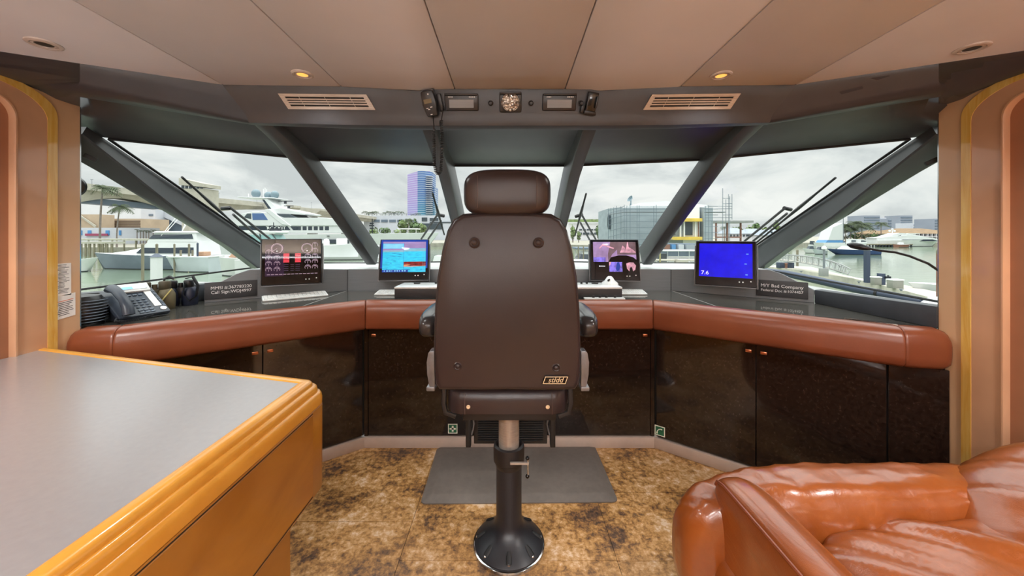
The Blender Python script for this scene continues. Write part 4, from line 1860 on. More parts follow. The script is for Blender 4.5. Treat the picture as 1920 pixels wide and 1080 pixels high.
for x in (.692,):
    mb = MB('bolster_leather')
    mb.tube([V((x, y, z)) for y, z in ((1.235, .612), (1.225, .630), (1.19, .6385), (1.0, .6405), (.6, .6405), (.1, .6405))], .0045, 6)
    mb.build('arm_piping', ar)
mb = MB('sofa_leather')
_w = wr(20, .010, (1, .5, 0), 11)
mb.sbox((1.70, .98, .54), (.64, .76, .42), 2.6, 34, fn=lambda q, w: _w(q, w) + V((0, 0, .42 * w.x)))
mb.build('side_backrest', sf, angle=80)
# ================================================================ the harbour outside
WZ = EH - 5.0       # water level


def _water(n, l, b):
    f = tex(n, l, .35, 5, .6, stretch=(1, 2.2, 1), dist=.6)
    g = tex(n, l, .02, 3, .6)
    l.new(ramp(n, l, g, [(.3, (108, 124, 102)), (.7, (126, 142, 118))]), b.inputs['Base Color'])
    b.inputs['Roughness'].default_value = .05
    bump(n, l, b, f, .22, .12)


custom('harbour_water', _water)
mb = MB('harbour_water')
for x in range(-8, 8):
    for y in range(0, 12):
        mb.poly([(x * 60, y * 60 - 10, WZ), (x * 60 + 60, y * 60 - 10, WZ), (x * 60 + 60, y * 60 + 50, WZ), (x * 60, y * 60 + 50, WZ)])
struct(mb, 'water', 'pale green rippled harbour water', 'water', at=V((0, 0, WZ)))

mat('hull_white', (212, 214, 215), .25, var=.02, scale=.5)
mat('hull_grey', (112, 122, 138), .3, var=.05, scale=.5)
mat('hull_silver', (186, 194, 200), .28, var=.03, scale=.5)
mat('hull_navy', (38, 62, 112), .25)
mat('bottom_dark', (36, 40, 48), .5)
mat('yacht_glass', (36, 48, 60), .12)
mat('yacht_glass_blue', (70, 100, 150), .15)
mat('dome_grey', (112, 132, 142), .45)
mat('teak', (176, 138, 112), .6)
mat('pipe_white', (240, 240, 240), .3)
mat('concrete', (176, 172, 160), .8, var=.06, scale=.4)
mat('concrete_dark', (150, 152, 150), .85, var=.06, scale=.4)
mat('seawall', (150, 146, 134), .9, var=.1, scale=.6)
mat('dock_pale', (184, 180, 168), .85, var=.06, scale=1.5)
mat('wood_pile', (128, 122, 104), .85, var=.15, scale=2, stretch=(1, 1, .2))
mat('pile_cap', (84, 92, 108), .6)
mat('pile_slate', (58, 68, 88), .55)
mat('white_wall', (216, 215, 219), .7, var=.02, scale=.2)
mat('beige_wall', (180, 160, 138), .8, var=.05, scale=.2)
mat('slate_wall', (98, 112, 128), .6, var=.05, scale=.2)
mat('pale_wall', (192, 196, 205), .7, var=.03, scale=.2)
mat('garage_dark', (110, 92, 78), .8)
mat('door_blue', (80, 140, 196), .6)
mat('maroon', (150, 66, 96), .6)
mat('roof_brown', (128, 104, 76), .85, var=.12, scale=.6)
mat('roof_grey', (150, 158, 168), .7, var=.05, scale=.4)
mat('window_dark', (60, 70, 78), .3)
mat('leaf_green', (80, 102, 62), .7, var=.3, scale=.6)
mat('leaf_pale', (112, 130, 82), .7, var=.25, scale=.6)
mat('leaf_palm', (66, 78, 50), .7, var=.25, scale=1)
mat('leaf_dry', (150, 142, 96), .75, var=.25, scale=1)
mat('trunk_grey', (128, 118, 112), .85, var=.1, scale=3)
mat('steel_pole', (120, 126, 132), .5)
mat('scaffold_steel', (110, 124, 134), .5)
mat('wrap_grey', (150, 160, 168), .75, var=.06, scale=.25, stretch=(1, 1, 3))
mat('plank_yellow', (226, 192, 80), .7, var=.08, scale=.6)
mat('rust_steel', (132, 92, 78), .7)
mat('truss_alu', (150, 152, 152), .45)
mat('box_steel', (140, 140, 132), .45, var=.05, scale=1)
mat('tarp_white', (204, 206, 208), .7)
mat('tarp_blue', (82, 136, 190), .6)
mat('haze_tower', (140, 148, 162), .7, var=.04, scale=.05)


# the seawalls and quays the town stands on
def quay(pts, z, name, label, h=6):
    mb = MB('seawall')
    mb.prism([(x, y, z - h) for x, y in pts], (0, 0, h))
    return struct(mb, name, label, 'quay')


def XY(px, d):
    return ((px - CX) / F * d, d)


def Z(py, d):
    return EH - (py - HY) / F * d


quay([XY(-250, 96), XY(330, 100), XY(520, 150), XY(700, 150), XY(880, 150), XY(1130, 118), XY(1420, 112), XY(1500, 150), XY(1560, 166), XY(2100, 150), XY(2100, 640), XY(-250, 640)], WZ + 1.6, 'ground', 'pale quay along the far shore of the harbour')

# ---------------------------------------------------------------- plants


def palm(px, pyb, pyt, d, label, group, n=13, fr=None, wind=.0, seed=0, leaf='leaf_palm', lean=0.0, sub=9):
    random.seed(seed)
    b_, t_ = P(px, pyb, d), P(px + lean, pyt, d)
    if group != 'palms on the parking roof':
        b_.z = WZ + 1.58
    h = (t_ - b_).length
    L = fr or h * .32
    o = thing('palm_tree', label, 'palm', b_, group=group)
    mb = MB('trunk_grey')
    r0 = max(.16, h * .016)
    bend = V((-(t_.x - b_.x) * .35, 0, 0))
    pts = [b_.lerp(t_, k / 6) + bend * math.sin(PI * k / 6) for k in range(7)]
    mb.tube(pts, [r0 * (1.3 if k == 0 else 1 - .05 * k) for k in range(7)], 8)
    mb.build('trunk', o)
    mb = MB(leaf)
    for k in range(n):
        a = 2 * PI * k / n + random.uniform(-.2, .2)
        up = random.uniform(-.15, 1.0)
        dv = V((math.cos(a) + wind, math.sin(a) * .8, up)).normalized()
        ln = L * random.uniform(.85, 1.1)
        prev = None
        sp = []
        for j in range(sub + 1):
            s_ = j / sub
            p = t_ + dv * ln * s_ + V((wind * .5 * s_ * s_ * ln, 0, -.62 * s_ * s_ * ln))
            sp.append(p)
        for j in range(sub):
            p, q = sp[j], sp[j + 1]
            d_ = (q - p).normalized()
            sd = d_.cross(V((0, 0, 1)))
            sd = sd.normalized() if sd.length > .01 else V((1, 0, 0))
            wd = ln * .36 * math.sin(PI * (j + .9) / (sub + 1.2))
            for sg in (-1, 1):
                tip = p.lerp(q, .5) + sd * sg * wd + d_ * wd * .5 + V((0, 0, -wd * .5))
                mb.poly([p, p.lerp(q, .62), tip])
            mb.poly([p + V((0, 0, ln * .008)), p - V((0, 0, ln * .008)), q - V((0, 0, ln * .006)), q + V((0, 0, ln * .006))])
    mb.build('fronds', o)
    return o


def tree(px, pyb, pyt, w_px, d, label, group, leaf='leaf_green', seed=0, n=260):
    random.seed(seed + 77)
    b_, t_ = P(px, pyb, d), P(px, pyt, d)
    b_.z = WZ + 1.58
    h = (t_ - b_).length
    w_ = w_px / F * d / 2
    o = thing('broadleaf_tree', label, 'tree', b_, group=group)
    mb = MB('trunk_grey')
    mb.tube([b_, b_ + V((0, 0, h * .5))], [h * .04, h * .02], 7)
    mb.build('trunk', o)
    mb = MB(leaf)
    blobs = [(b_ + V((random.uniform(-.6, .6) * w_, random.uniform(-.5, .5) * w_, h * random.uniform(.35, .78))), random.uniform(.35, .55)) for _ in range(7)]
    blobs.append((b_ + V((0, 0, h * .68)), .6))
    for k in range(n):
        c, r = random.choice(blobs)
        v = V((random.gauss(0, 1), random.gauss(0, 1), random.gauss(0, 1))).normalized()
        p = c + V((v.x * r * w_, v.y * r * w_, v.z * r * h * .45))
        s_ = h * random.uniform(.05, .10)
        a = V((random.gauss(0, 1), random.gauss(0, 1), random.gauss(0, 1))).normalized()
        u = v.cross(a).normalized() if v.cross(a).length > .05 else V((1, 0, 0))
        t2 = v.cross(u) + v * random.uniform(-.4, .4)
        mb.poly([p - u * s_, p - t2 * s_ * .7, p + u * s_, p + t2 * s_ * .7])
    mb.build('foliage', o)
    return o


# ---------------------------------------------------------------- buildings


def block(name, label, cat, px0, px1, pyt, d, m, depth=12, zb=None, group=None):
    """a building thing; returns it and a function that adds parts in its facade frame"""
    x0, x1 = (px0 - CX) / F * d, (px1 - CX) / F * d
    zb = WZ + 1.5 if zb is None else zb
    zt = Z(pyt, d)
    o = thing(name, label, cat, ((x0 + x1) / 2, d, zb), group=group)
    mb = MB(m)
    mb.bb((x0, d, zb), (x1, d + depth, zt))
    mb.build('wall', o)

    def part(nm, pa, pb, ya, yb, mm, out=.25, dd=0):
        b_ = MB(mm)
        xa, xb = (pa - CX) / F * d, (pb - CX) / F * d
        za, zb_ = Z(yb, d), Z(ya, d)
        b_.bb((xa, d - out, za), (xb, d + .05 + dd, zb_))
        return b_.build(nm, o)
    return o, part


def roof(o, px0, px1, pye, pyr, d, depth, m='roof_brown', over=1.0, ridge=.35):
    x0, x1 = (px0 - CX) / F * d, (px1 - CX) / F * d
    ze, zr = Z(pye, d), Z(pyr, d)
    mb = MB(m)
    i = (x1 - x0) * ridge / 2 + over
    a = [V((x0 - over, d - over, ze)), V((x1 + over, d - over, ze)), V((x1 + over, d + depth + over, ze)), V((x0 - over, d + depth + over, ze))]
    r1, r2 = V((x0 + i, d + depth / 2, zr)), V((x1 - i, d + depth / 2, zr))
    va = [mb.v(p) for p in a]
    v1, v2 = mb.v(r1), mb.v(r2)
    mb.f([va[0], va[1], v2, v1])
    mb.f([va[1], va[2], v2])
    mb.f([va[2], va[3], v1, v2])
    mb.f([va[3], va[0], v1])
    mb.f(va[::-1])
    mb.build('roof', o)


# left shore ------------------------------------------------------
o, part = block('warehouse', 'big plain white building under the bridge on the left shore', 'building', 120, 268, 378, 190, 'white_wall', 20)
part('roof_edge', 118, 270, 376, 379, 'pale_wall')
o, part = block('parking_garage', 'beige open deck parking garage in front of the white building', 'building', 190, 264, 410, 168, 'beige_wall', 14)
for k, (ya, yb) in enumerate(((413.5, 416.5), (418.5, 421.5), (423.5, 426.5))):
    part('open_deck', 192, 263, ya, yb, 'garage_dark', .3)
o, part = block('beige_hall', 'beige hall with a sloping ramp beside the left jamb', 'building', 120, 187, 402, 160, 'beige_wall', 6)
mb = MB('concrete')
mb.prism([P(147, 403, 159.5), P(151, 403, 159.5), P(181, 423, 159.5), P(180, 427, 159.5)], (0, -.4, 0))
mb.build('ramp', o)
o, part = block('service_shed', 'long pale shed with blue doors behind the left docks', 'building', 118, 262, 427, 140, 'pale_wall', 8)
for pa, pb in ((148.5, 154.5), (165.5, 171.5), (199, 205.5), (224, 227.5)):
    part('door', pa, pb, 432, 441, 'door_blue')
part('stripe', 162, 204, 438, 442, 'maroon', .5)
o, part = block('slab_tower', 'pale windowless slab building right of the two palms', 'building', 264.5, 291, 387, 180, 'pale_wall', 14)
part('window', 279.5, 287, 401.5, 405, 'slate_wall')
o, part = block('slate_hall', 'slate blue wedge shaped hall behind the outrigger boat', 'building', 291, 345, 392, 186, 'slate_wall', 14)
mb = MB('pale_wall')
mb.prism([P(276, 392, 185), P(300, 389.5, 185), P(345, 418, 185), P(345, 424, 185)], (0, -.5, 0))
mb.build('sloping_fascia', o)
for k, (px, h) in enumerate(((257, 431), (263, 432.5), (269, 433), (274, 432.6), (279, 433), (287, 431.5), (292, 433), (299, 433.4), (303, 433))):
    palm(px, 442, h, 135, 'small palm in the row in front of the pale slab building', 'small palms in front of the slab building', n=9, fr=1.1, seed=k, sub=5)
palm(187.5, 462, 353, 100, 'tall windswept coconut palm left of the shorter one on the left shore', None, n=26, fr=3.6, wind=.45, seed=5, lean=5)
palm(219, 463, 387, 100, 'shorter coconut palm right of the tall windswept one on the left shore', None, n=26, fr=2.9, wind=.1, seed=9, leaf='leaf_palm', lean=6)

# low docks on the left
for k, (pa, pb, y0, d, m, lab) in enumerate(((118, 300, 447.5, 92, 'dock_pale', 'long pale dock below the service shed'), (140, 210, 453, 84, 'concrete', 'nearer grey dock in front of the long pale one'))):
    x0, x1 = (pa - CX) / F * d, (pb - CX) / F * d
    o = thing('dock', lab, 'dock', ((x0 + x1) / 2, d, WZ))
    mb = MB(m)
    mb.bb((x0, d, Z(y0, d) - .5), (x1, d + 3, Z(y0, d)))
    mb.build('deck', o)
    for j in range(9):
        mb = MB('wood_pile')
        x = lerp(x0 + .3, x1 - .3, j / 8)
        mb.cyl((x, d + .2, WZ - 1), (x, d + .2, Z(y0, d) - .5), .18, n=8)
        mb.build('pile', o)

# the bridge -------------------------------------------------------
BR = [(60, 336, 108), (160, 349, 116), (262, 361, 128), (360, 371, 142), (480, 382, 172), (560, 391, 210), (640, 400, 262), (706, 409, 300), (800, 425, 330)]
o = thing('road_bridge', 'long concrete road bridge curving across behind the moored yachts', 'bridge', P(400, 376, 150))


def brp(t):
    k = min(int(t), len(BR) - 2)
    f_ = t - k
    return V(tuple(lerp(a, b_, f_) for a, b_ in zip(BR[k], BR[k + 1])))


rs, par = [], []
for k in range(33):
    q = brp(k / 4)
    p = P(q.x, q.y, q.z)
    u = brp(min(k / 4 + .1, 7.99)) - brp(max(k / 4 - .1, 0))
    a_, b_ = P(*brp(min(k / 4 + .1, 7.99))), P(*brp(max(k / 4 - .1, 0)))
    d_ = (a_ - b_)
    d_.z = 0
    d_.normalize()
    nn = V((-d_.y, d_.x, 0))
    if nn.y < 0:
        nn = -nn
    th = 1.1
    dp = 2.9 + 1.6 * math.cos(PI * 2 * (k / 4 - .6) / 2.4) if k < 20 else 2.0
    rs.append([p, p + nn * 12, p + nn * 12 + V((0, 0, -th)), p + nn * 9.5 + V((0, 0, -th - dp)), p + nn * 2.5 + V((0, 0, -th - dp)), p + nn * 1.2 + V((0, 0, -th)), p + V((0, 0, -th))])
    par.append((p, nn))
MB('concrete').rings(rs).build('deck', o, angle=30)
mb = MB('slate_wall')
mb.rings([[p + nn * 3.5 + V((0, 0, -5.0)), p + nn * 9 + V((0, 0, -5.0)), p + nn * 9 + V((0, 0, -3.2)), p + nn * 3.5 + V((0, 0, -3.2))] for p, nn in par[3:11]])
mb.build('under_girder', o, label='dark steel girder under the span')
mb = MB('concrete')
mb.rings([[p + V((0, 0, .95)), p + nn * .3 + V((0, 0, .95)), p + nn * .3, p] for p, nn in par])
mb.build('parapet', o)
for t in (4.3, 5.2, 6.0):
    q = brp(t)
    p = P(q.x, q.y, q.z)
    mb = MB('concrete_dark')
    mb.bb((p.x - 1.6, p.y + 3, WZ - 1), (p.x + 1.6, p.y + 9, p.z - 2.5))
    mb.build('pier', o)
for k, t in enumerate((.9, 1.12, 3.28, 3.42, 4.02, 4.14, 5.3, 5.75, 5.95)):
    q = brp(t)
    p = P(q.x, q.y, q.z)
    h = 2.6 * q.z / 130
    s_ = thing('street_lamp', 'slim street lamp standing on the road bridge', 'street lamp', p, group='street lamps on the bridge')
    mb = MB('steel_pole')
    mb.cyl(p, p + V((0, 0, h)), .07, .05, n=6)
    mb.build('pole', s_)
    mb = MB('steel_pole')
    mb.box(p + V((0, 0, h)), (.7, .3, .16), .03)
    mb.build('lamp_head', s_)
# bridge tender's house
d = 132
o = thing('bridge_tower', "bridge keeper's tower with a flat slab roof and ribbon window on the bridge", 'tower', P(361, 376, d))
x0, x1 = P(338, 0, d).x, P(384, 0, d).x
mb = MB('concrete')
mb.bb((P(341, 0, d).x, d, WZ), (P(381, 0, d).x, d + 7, Z(353, d)))
mb.build('shaft', o)
mb = MB('concrete')
mb.prism([(x0, d - .6, Z(347, d)), (x1, d - .6, Z(351, d)), (x1, d - .6, Z(344.5, d)), (x0, d - .6, Z(334, d))], (0, 8, 0))
mb.build('roof_slab', o)
for k in range(6):
    mb = MB('window_dark')
    a = 340.5 + k * 7
    mb.bb((P(a, 0, d).x, d - .1, Z(353.5, d)), (P(a + 5, 0, d).x, d + .1, Z(347.8 + k * .5, d)))
    mb.build('window', o)

# parking deck with palms, centre left ------------------------------
d = 300
o, part = block('parking_deck', 'long white parking structure with planted roof, left of the glass tower', 'building', 682, 868, 404, d, 'pale_wall', 30)
for k in range(6):
    part('opening', 700 + k * 15, 712 + k * 15, 412, 416.5, 'slate_wall', .5)
for k in range(12):
    part('roof_railing', 690 + k * 8, 690.6 + k * 8, 401, 404, 'steel_pole', .3)
part('roof_rail', 688, 790, 400.6, 401.3, 'steel_pole', .3)
for k, px in enumerate((684, 691, 697, 701, 706, 722, 728, 734, 740, 746, 753, 775, 783)):
    palm(px, 404.5, (397 if k < 11 else 400.5) + (k % 3), d + 4, 'dark palm on the roof of the white parking structure', 'palms on the parking roof', n=10, fr=3.2, seed=20 + k, sub=5)
# glass tower hotel


def _tower(c1, c2, c3):
    def fn(n, l, b):
        tc = n.new('ShaderNodeTexCoord')
        sx = n.new('ShaderNodeSeparateXYZ')
        l.new(tc.outputs['Object'], sx.inputs[0])
        mr = n.new('ShaderNodeMapRange')
        mr.inputs[1].default_value = 0
        mr.inputs[2].default_value = 76
        l.new(sx.outputs['Z'], mr.inputs[0])
        base = ramp(n, l, mr.outputs[0], [(.15, c1), (.6, c2), (1, c3)])
        wv = n.new('ShaderNodeMath')
        wv.operation = 'FRACT'
        ml = n.new('ShaderNodeMath')
        ml.operation = 'MULTIPLY'
        ml.inputs[1].default_value = 1 / 3.6
        l.new(sx.outputs['Z'], ml.inputs[0])
        l.new(ml.outputs[0], wv.inputs[0])
        gt = n.new('ShaderNodeMath')
        gt.operation = 'GREATER_THAN'
        gt.inputs[1].default_value = .72
        l.new(wv.outputs[0], gt.inputs[0])
        mx = n.new('ShaderNodeMix')
        mx.data_type = 'RGBA'
        ff = n.new('ShaderNodeMath')
        ff.operation = 'MULTIPLY'
        ff.inputs[1].default_value = .55
        l.new(gt.outputs[0], ff.inputs[0])
        l.new(ff.outputs[0], mx.inputs[0])
        l.new(base, mx.inputs[6])
        mx.inputs[7].default_value = rgb((190, 206, 220))
        l.new(mx.outputs[2], b.inputs['Base Color'])
        b.inputs['Roughness'].default_value = .25
    return fn


custom('tower_lilac', _tower((120, 158, 200), (150, 140, 196), (160, 140, 196)))
custom('tower_teal', _tower((58, 128, 166), (60, 122, 150), (76, 108, 160)))
d = 600
o = thing('glass_tower', 'tall blue and lilac glass hotel tower on the skyline', 'tower', P(788, 452, d))
zb = WZ + 1
mb = MB('tower_lilac')
a0, a1 = P(764, 0, d + 18), P(783, 0, d)
mb.prism([(a0.x, a0.y, zb), (a1.x, a1.y, zb), (a1.x + 12, a1.y + 40, zb), (a0.x + 8, a0.y + 30, zb)], (0, 0, 1))
mb.bm.clear()
lo = [V((a0.x, a0.y, zb)), V((a1.x, a1.y, zb)), V((a1.x + 12, a1.y + 40, zb)), V((a0.x + 8, a0.y + 30, zb))]
hi = [V((a0.x, a0.y, Z(327, a0.y))), V((a1.x, a1.y, Z(321.5, a1.y))), V((a1.x + 12, a1.y + 40, Z(321, a1.y + 40))), V((a0.x + 8, a0.y + 30, Z(327, a0.y + 30)))]
mb.rings([lo, hi])
mb.build('lilac_wing', o)
mb = MB('tower_teal')
pts = []
for k in range(9):
    px = 783 + 25 * k / 8
    pts.append((P(px, 0, d).x, d - 6 * math.sin(PI * k / 8) + k * 1.2))
pts += [(pts[-1][0], d + 40), (pts[0][0], d + 40)]
mb.prism([V((x, y, zb)) for x, y in pts], (0, 0, Z(321, d) - zb))
mb.build('teal_wing', o)
mb = MB('tower_teal')
mb.bb((P(806, 0, d).x, d + 10, zb), (P(812.5, 0, d).x, d + 40, Z(348, d)))
mb.build('side_wing', o)
for k in range(19):
    z = Z(331 + k * 3.9, d)
    mb = MB('pale_wall')
    mb.bb((P(799, 0, d).x, d - 3, z), (P(810, 0, d).x, d + 12, z + .7))
    mb.build('balcony', o)
# trees, low houses and canopy in the centre-left pane
for k, (px, yb, yt, w_, d, lf) in enumerate(((702, 444, 424, 20, 190, 'leaf_pale'), (722, 446, 426, 26, 185, 'leaf_green'), (744, 446, 428, 22, 180, 'leaf_pale'), (760, 440, 410, 26, 200, 'leaf_pale'), (777, 440, 408, 26, 198, 'leaf_green'), (790, 442, 415, 22, 205, 'leaf_pale'), (770, 450, 434, 40, 172, 'leaf_pale'))):
    tree(px, yb, yt, w_, d, 'bushy green tree between the moored yachts and the parking structure', 'trees below the parking structure', lf, k)
palm(766, 436, 412, 190, 'feathery palm among the trees below the glass tower', None, n=14, fr=3.2, seed=44)
o = thing('canopy', 'flat white canopy roof on posts among the trees', 'canopy', P(763, 445, 165))
d = 165
mb = MB('white_paint')
mb.bb((P(745, 0, d).x, d, Z(430, d)), (P(782, 0, d).x, d + 6, Z(428, d)))
mb.build('roof', o)
for px in (749, 764, 779):
    mb = MB('white_paint')
    mb.cyl((P(px, 0, d).x, d + 1, WZ + 1.5), (P(px, 0, d).x, d + 1, Z(430, d)), .15, n=6)
    mb.build('post', o)
o, part = block('office_block', 'white office block with dark glazing, beside the inner left mullion', 'building', 781, 860, 405.5, 230, 'pale_wall', 20)
for pa, pb, ya, yb in ((791, 801, 408, 415), (806, 822, 409, 414), (784, 830, 419, 430), (806, 850, 416, 418)):
    part('window', pa, pb, ya, yb, 'window_dark', .4)
sp_ = P(698, 450, 120)
o = thing('signal_mast', 'dark signal mast standing near the middle left mullion', 'mast', sp_)
mb = MB('bottom_dark')
mb.cyl(sp_, P(698, 410, 120), .16, n=8)
mb.build('pole', o)
for y, w_ in ((419, 7), (423, 9), (428, 7)):
    mb = MB('bottom_dark')
    q = P(697, y, 120)
    mb.box(q, (w_ / F * 120, .5, .5), .1)
    mb.build('signal_head', o)
# ---------------------------------------------------------------- boats


def hull_mesh(mb, L, B, zb, zs, m, bot='bottom_dark', rake=.16, flare=.75, ns=14):
    """hull in local axes: x from the stern (0) to the bow (L), z from the water"""
    rs = []
    for k in range(ns + 1):
        t = k / ns
        w_ = B / 2 * (1 - max(0, (t - .35) / .65) ** 2.4)
        w_ = max(w_, .02)
        zd = lerp(zs, zb, t ** 1.6)
        xd = L * t
        xk = L * t * (1 - rake * t ** 3)
        fl = lerp(.92, flare * .75, t)
        rs.append([V((xd, -w_, zd)), V((lerp(xd, xk, .5), -w_ * lerp(1, fl, .5), zd * .5)), V((xk, -w_ * fl, .12)), V((xk, -w_ * fl * .8, -.5)), V((xk, w_ * fl * .8, -.5)), V((xk, w_ * fl, .12)), V((lerp(xd, xk, .5), w_ * lerp(1, fl, .5), zd * .5)), V((xd, w_, zd)), V((xd, w_ * .93, zd + .02)), V((xd, -w_ * .93, zd + .02))])
    vv = [[mb.v(p) for p in r] for r in rs]
    n_ = len(rs[0])
    names = {0: m, 1: m, 2: bot, 3: bot, 4: bot, 5: m, 6: m, 7: 'hull_white', 8: 'hull_white', 9: 'hull_white'}
    for a in range(ns):
        for j in range(n_):
            mb.m(names[j])
            mb.f([vv[a][j], vv[a][(j + 1) % n_], vv[a + 1][(j + 1) % n_], vv[a + 1][j]])
    mb.m(m)
    mb.f(vv[0][::-1])
    mb.f(vv[-1])


def cabin(mb, x0, x1, w0, w1, z0, z1, rf=.5, rb=.1):
    """a tapering deck house; rf, rb = how far the top edge is set back at the front and the rear"""
    a = [V((x0, -w0, z0)), V((x1, -w1, z0)), V((x1, w1, z0)), V((x0, w0, z0))]
    b_ = [V((x0 + rb, -w0 * .88, z1)), V((x1 - rf, -w1 * .85, z1)), V((x1 - rf, w1 * .85, z1)), V((x0 + rb, w0 * .88, z1))]
    mb.rings([a, b_])
    return a, b_


def boat(label, cat, px_stern, px_bow, d, B, zb, zs, m='hull_white', yaw=0, group=None, name='motor_yacht', rake=.16):
    xs, xb = (px_stern - CX) / F * d, (px_bow - CX) / F * d
    L = abs(xb - xs)
    rz = (0 if xb > xs else PI) + yaw
    o = thing(name, label, cat, (xs, d, WZ), rz, group)
    M = wm(o)

    def mk(mm=None):
        q = MB(mm)
        q.T = M
        return q
    mb = mk()
    hull_mesh(mb, L, B, zb, zs, m, rake=rake)
    mb.build('hull', o, angle=30)
    return o, mk, L


def box_part(o, mk, nm, m, lo, hi, bev=0):
    q = mk(m)
    q.bb(lo, hi, bev)
    return q.build(nm, o)


# grey hulled sport fisherman at the left
o, mk, L = boat('grey hulled sport fishing yacht with outriggers, bow pointing to the left jamb', 'yacht', 440, 178, 54, 4.6, 2.35, 1.9, 'hull_grey', rake=.07, name='sport_fishing_yacht')
q = mk('hull_white')
q.rings([[V((x, -w_, z)) for w_ in (1,)] + [V((x, -.6 * s_, z2)), V((x, .6 * s_, z2)), V((x, s_, z))] for x, z, z2, s_ in ((8.0, 2.1, 3.6, 1.6), (12.2, 2.15, 3.4, 1.5), (14.0, 2.2, 2.9, 1.1), (17.2, 2.25, 2.35, .4))])
q.bm.clear()
q.rings([[V((x, -s_, z)), V((x, -.6 * s_, z2)), V((x, .6 * s_, z2)), V((x, s_, z))] for x, z, z2, s_ in ((12.0, 2.1, 3.3, 1.7), (13.4, 2.15, 2.95, 1.4), (15.4, 2.2, 2.6, .9), (17.6, 2.28, 2.36, .3))])
q.build('foredeck', o)
q = mk('hull_white')
cabin(q, 3.5, 12.8, 1.95, 1.75, 2.0, 4.1, 1.6, .2)
hs = q.build('deck_house', o)
q = mk('yacht_glass')
cabin(q, 4.4, 12.70, 1.98, 1.80, 2.35, 3.45, .95, .1)
q.build('wrap_window', hs)
q = mk('hull_white')
cabin(q, 4.0, 11.4, 1.8, 1.5, 4.0, 5.3, 1.0, .3)
fb = q.build('flybridge', o)
q = mk('yacht_glass')
cabin(q, 4.6, 11.15, 1.80, 1.52, 4.42, 5.12, .62, .3)
q.build('bridge_window', fb)
q = mk('hull_white')
cabin(q, 3.6, 10.6, 1.75, 1.6, 5.3, 5.5, .3, .2)
q.build('hardtop', o)
for s_ in (-1, 1):
    for a, b_ in (((4.5, 1.2, 5.5), (6.5, .5, 8.0)), ((8.8, 1.2, 5.5), (7.2, .5, 8.0)), ((10.8, 1.6, 2.9), (6.9, 1.1, 8.4))):
        q = mk('pipe_white')
        q.cyl((a[0], s_ * a[1], a[2]), (b_[0], s_ * b_[1], b_[2]), .045, n=6)
        q.build('tower_pipe', o)
q = mk('hull_white')
q.bb((6.2, -.7, 7.9), (7.5, .7, 8.02))
q.build('tower_platform', o)

# silver hulled boat in front of it
o, mk, L = boat('silver grey boat with an open cockpit, moored in front of the grey hulled yacht', 'boat', 406, 311, 50, 2.9, 2.15, 2.0, 'hull_silver', rake=.16, name='open_boat')
q = mk('hull_white')
q.bb((-.05, -1.4, 1.95), (5.6, 1.4, 2.12), .03)
q.build('deck_cap', o)
q = mk('teak')
q.bb((1.2, -.6, 2.1), (2.2, .6, 2.7), .1)
q.build('helm_seat', o)
for x in (3.0, 4.6):
    q = mk('wood_pile')
    q.cyl((x, .3, 2.1), (x, .3, 2.9), .12, n=8)
    q.build('rod_post', o)
# white hull right of it
o, mk, L = boat('white hulled yacht with a teak foredeck, behind the outer left mullion', 'yacht', 520, 411, 45, 4.2, 2.3, 2.2, 'hull_white', rake=.05)
q = mk('teak')
cabin(q, 1.0, 5.0, 1.7, 1.3, 2.3, 3.1, .6, .1)
q.build('foredeck', o)
q = mk('hull_white')
cabin(q, 2.0, 4.6, 1.2, .9, 3.1, 4.2, 1.6, .1)
q.build('deck_house', o)
# low white hull at the far left
o, mk, L = boat('low white runabout at the far left edge of the window', 'boat', 120, 184, 50, 2.4, 1.9, 1.5, 'hull_white', name='runabout', rake=.3)
q = mk('teak')
q.bb((.3, -.9, 1.5), (2.0, .9, 1.62))
q.build('cockpit', o)

# the big white yacht ------------------------------------------------
d = 75
k_ = d / F
o, mk, L = boat('big white motor yacht with three grey domes and its name on a dark window band', 'yacht', 425, 823, d, 7.6, 5.4, 4.9, 'hull_white', rake=.1, name='motor_yacht')


def lx(px):
    return (px - 425) * k_


def lz(py):
    return Z(py, d) - WZ


def ribbon(nm, m, pts, w_, par=None):
    q = mk(m)
    q.prism([V((lx(x), -w_, lz(y))) for x, y in pts], (0, 2 * w_, 0), .05, 1)
    return q.build(nm, par or o)


main = ribbon('main_deck_house', 'hull_white', [(432, 437), (662, 437), (648, 423), (432, 423)], 3.3)
ribbon('saloon_window', 'yacht_glass', [(528, 431.8), (563, 431.8), (557, 424.6), (520, 424.6)], 3.36, main)
ribbon('saloon_window', 'yacht_glass', [(470, 431.8), (526, 431.8), (518, 424.6), (470, 424.6)], 3.35, main)
for k in range(7):
    a = 563 + k * 10 + (3 if k == 0 else 0)
    ribbon('cabin_window', 'yacht_glass', [(a + 1.4, 432), (min(a + 8.6, 650), 432), (min(a + 8.6, 645), 425), (a + (1.4 if k else -4), 425)], 3.36, main)
q = mk('letter_white')
q.text('ROCKIT', .82, Matrix.Translation((lx(538), -3.42, lz(428.4))) @ Matrix.Rotation(PI / 2, 4, 'X'), .01, sx=1.25)
q.build('boat_name', main, label='pale lettering ROCKIT')
up = ribbon('upper_deck', 'hull_white', [(426, 424), (660, 424), (652, 411.5), (610, 410), (552, 410), (530, 402), (500, 398), (470, 404), (462, 414), (426, 416)], 3.5)
ribbon('bridge_window', 'yacht_glass_blue', [(496, 414), (524, 414), (515.5, 401.6), (495, 401.6)], 3.54, up)
ribbon('bridge_window', 'window_dark', [(480, 409.5), (494, 412.5), (494, 402), (486, 402)], 3.53, up)
ribbon('shaded_deck', 'window_dark', [(535, 409.5), (575, 410), (560, 403), (528, 402.5)], 3.2, up)
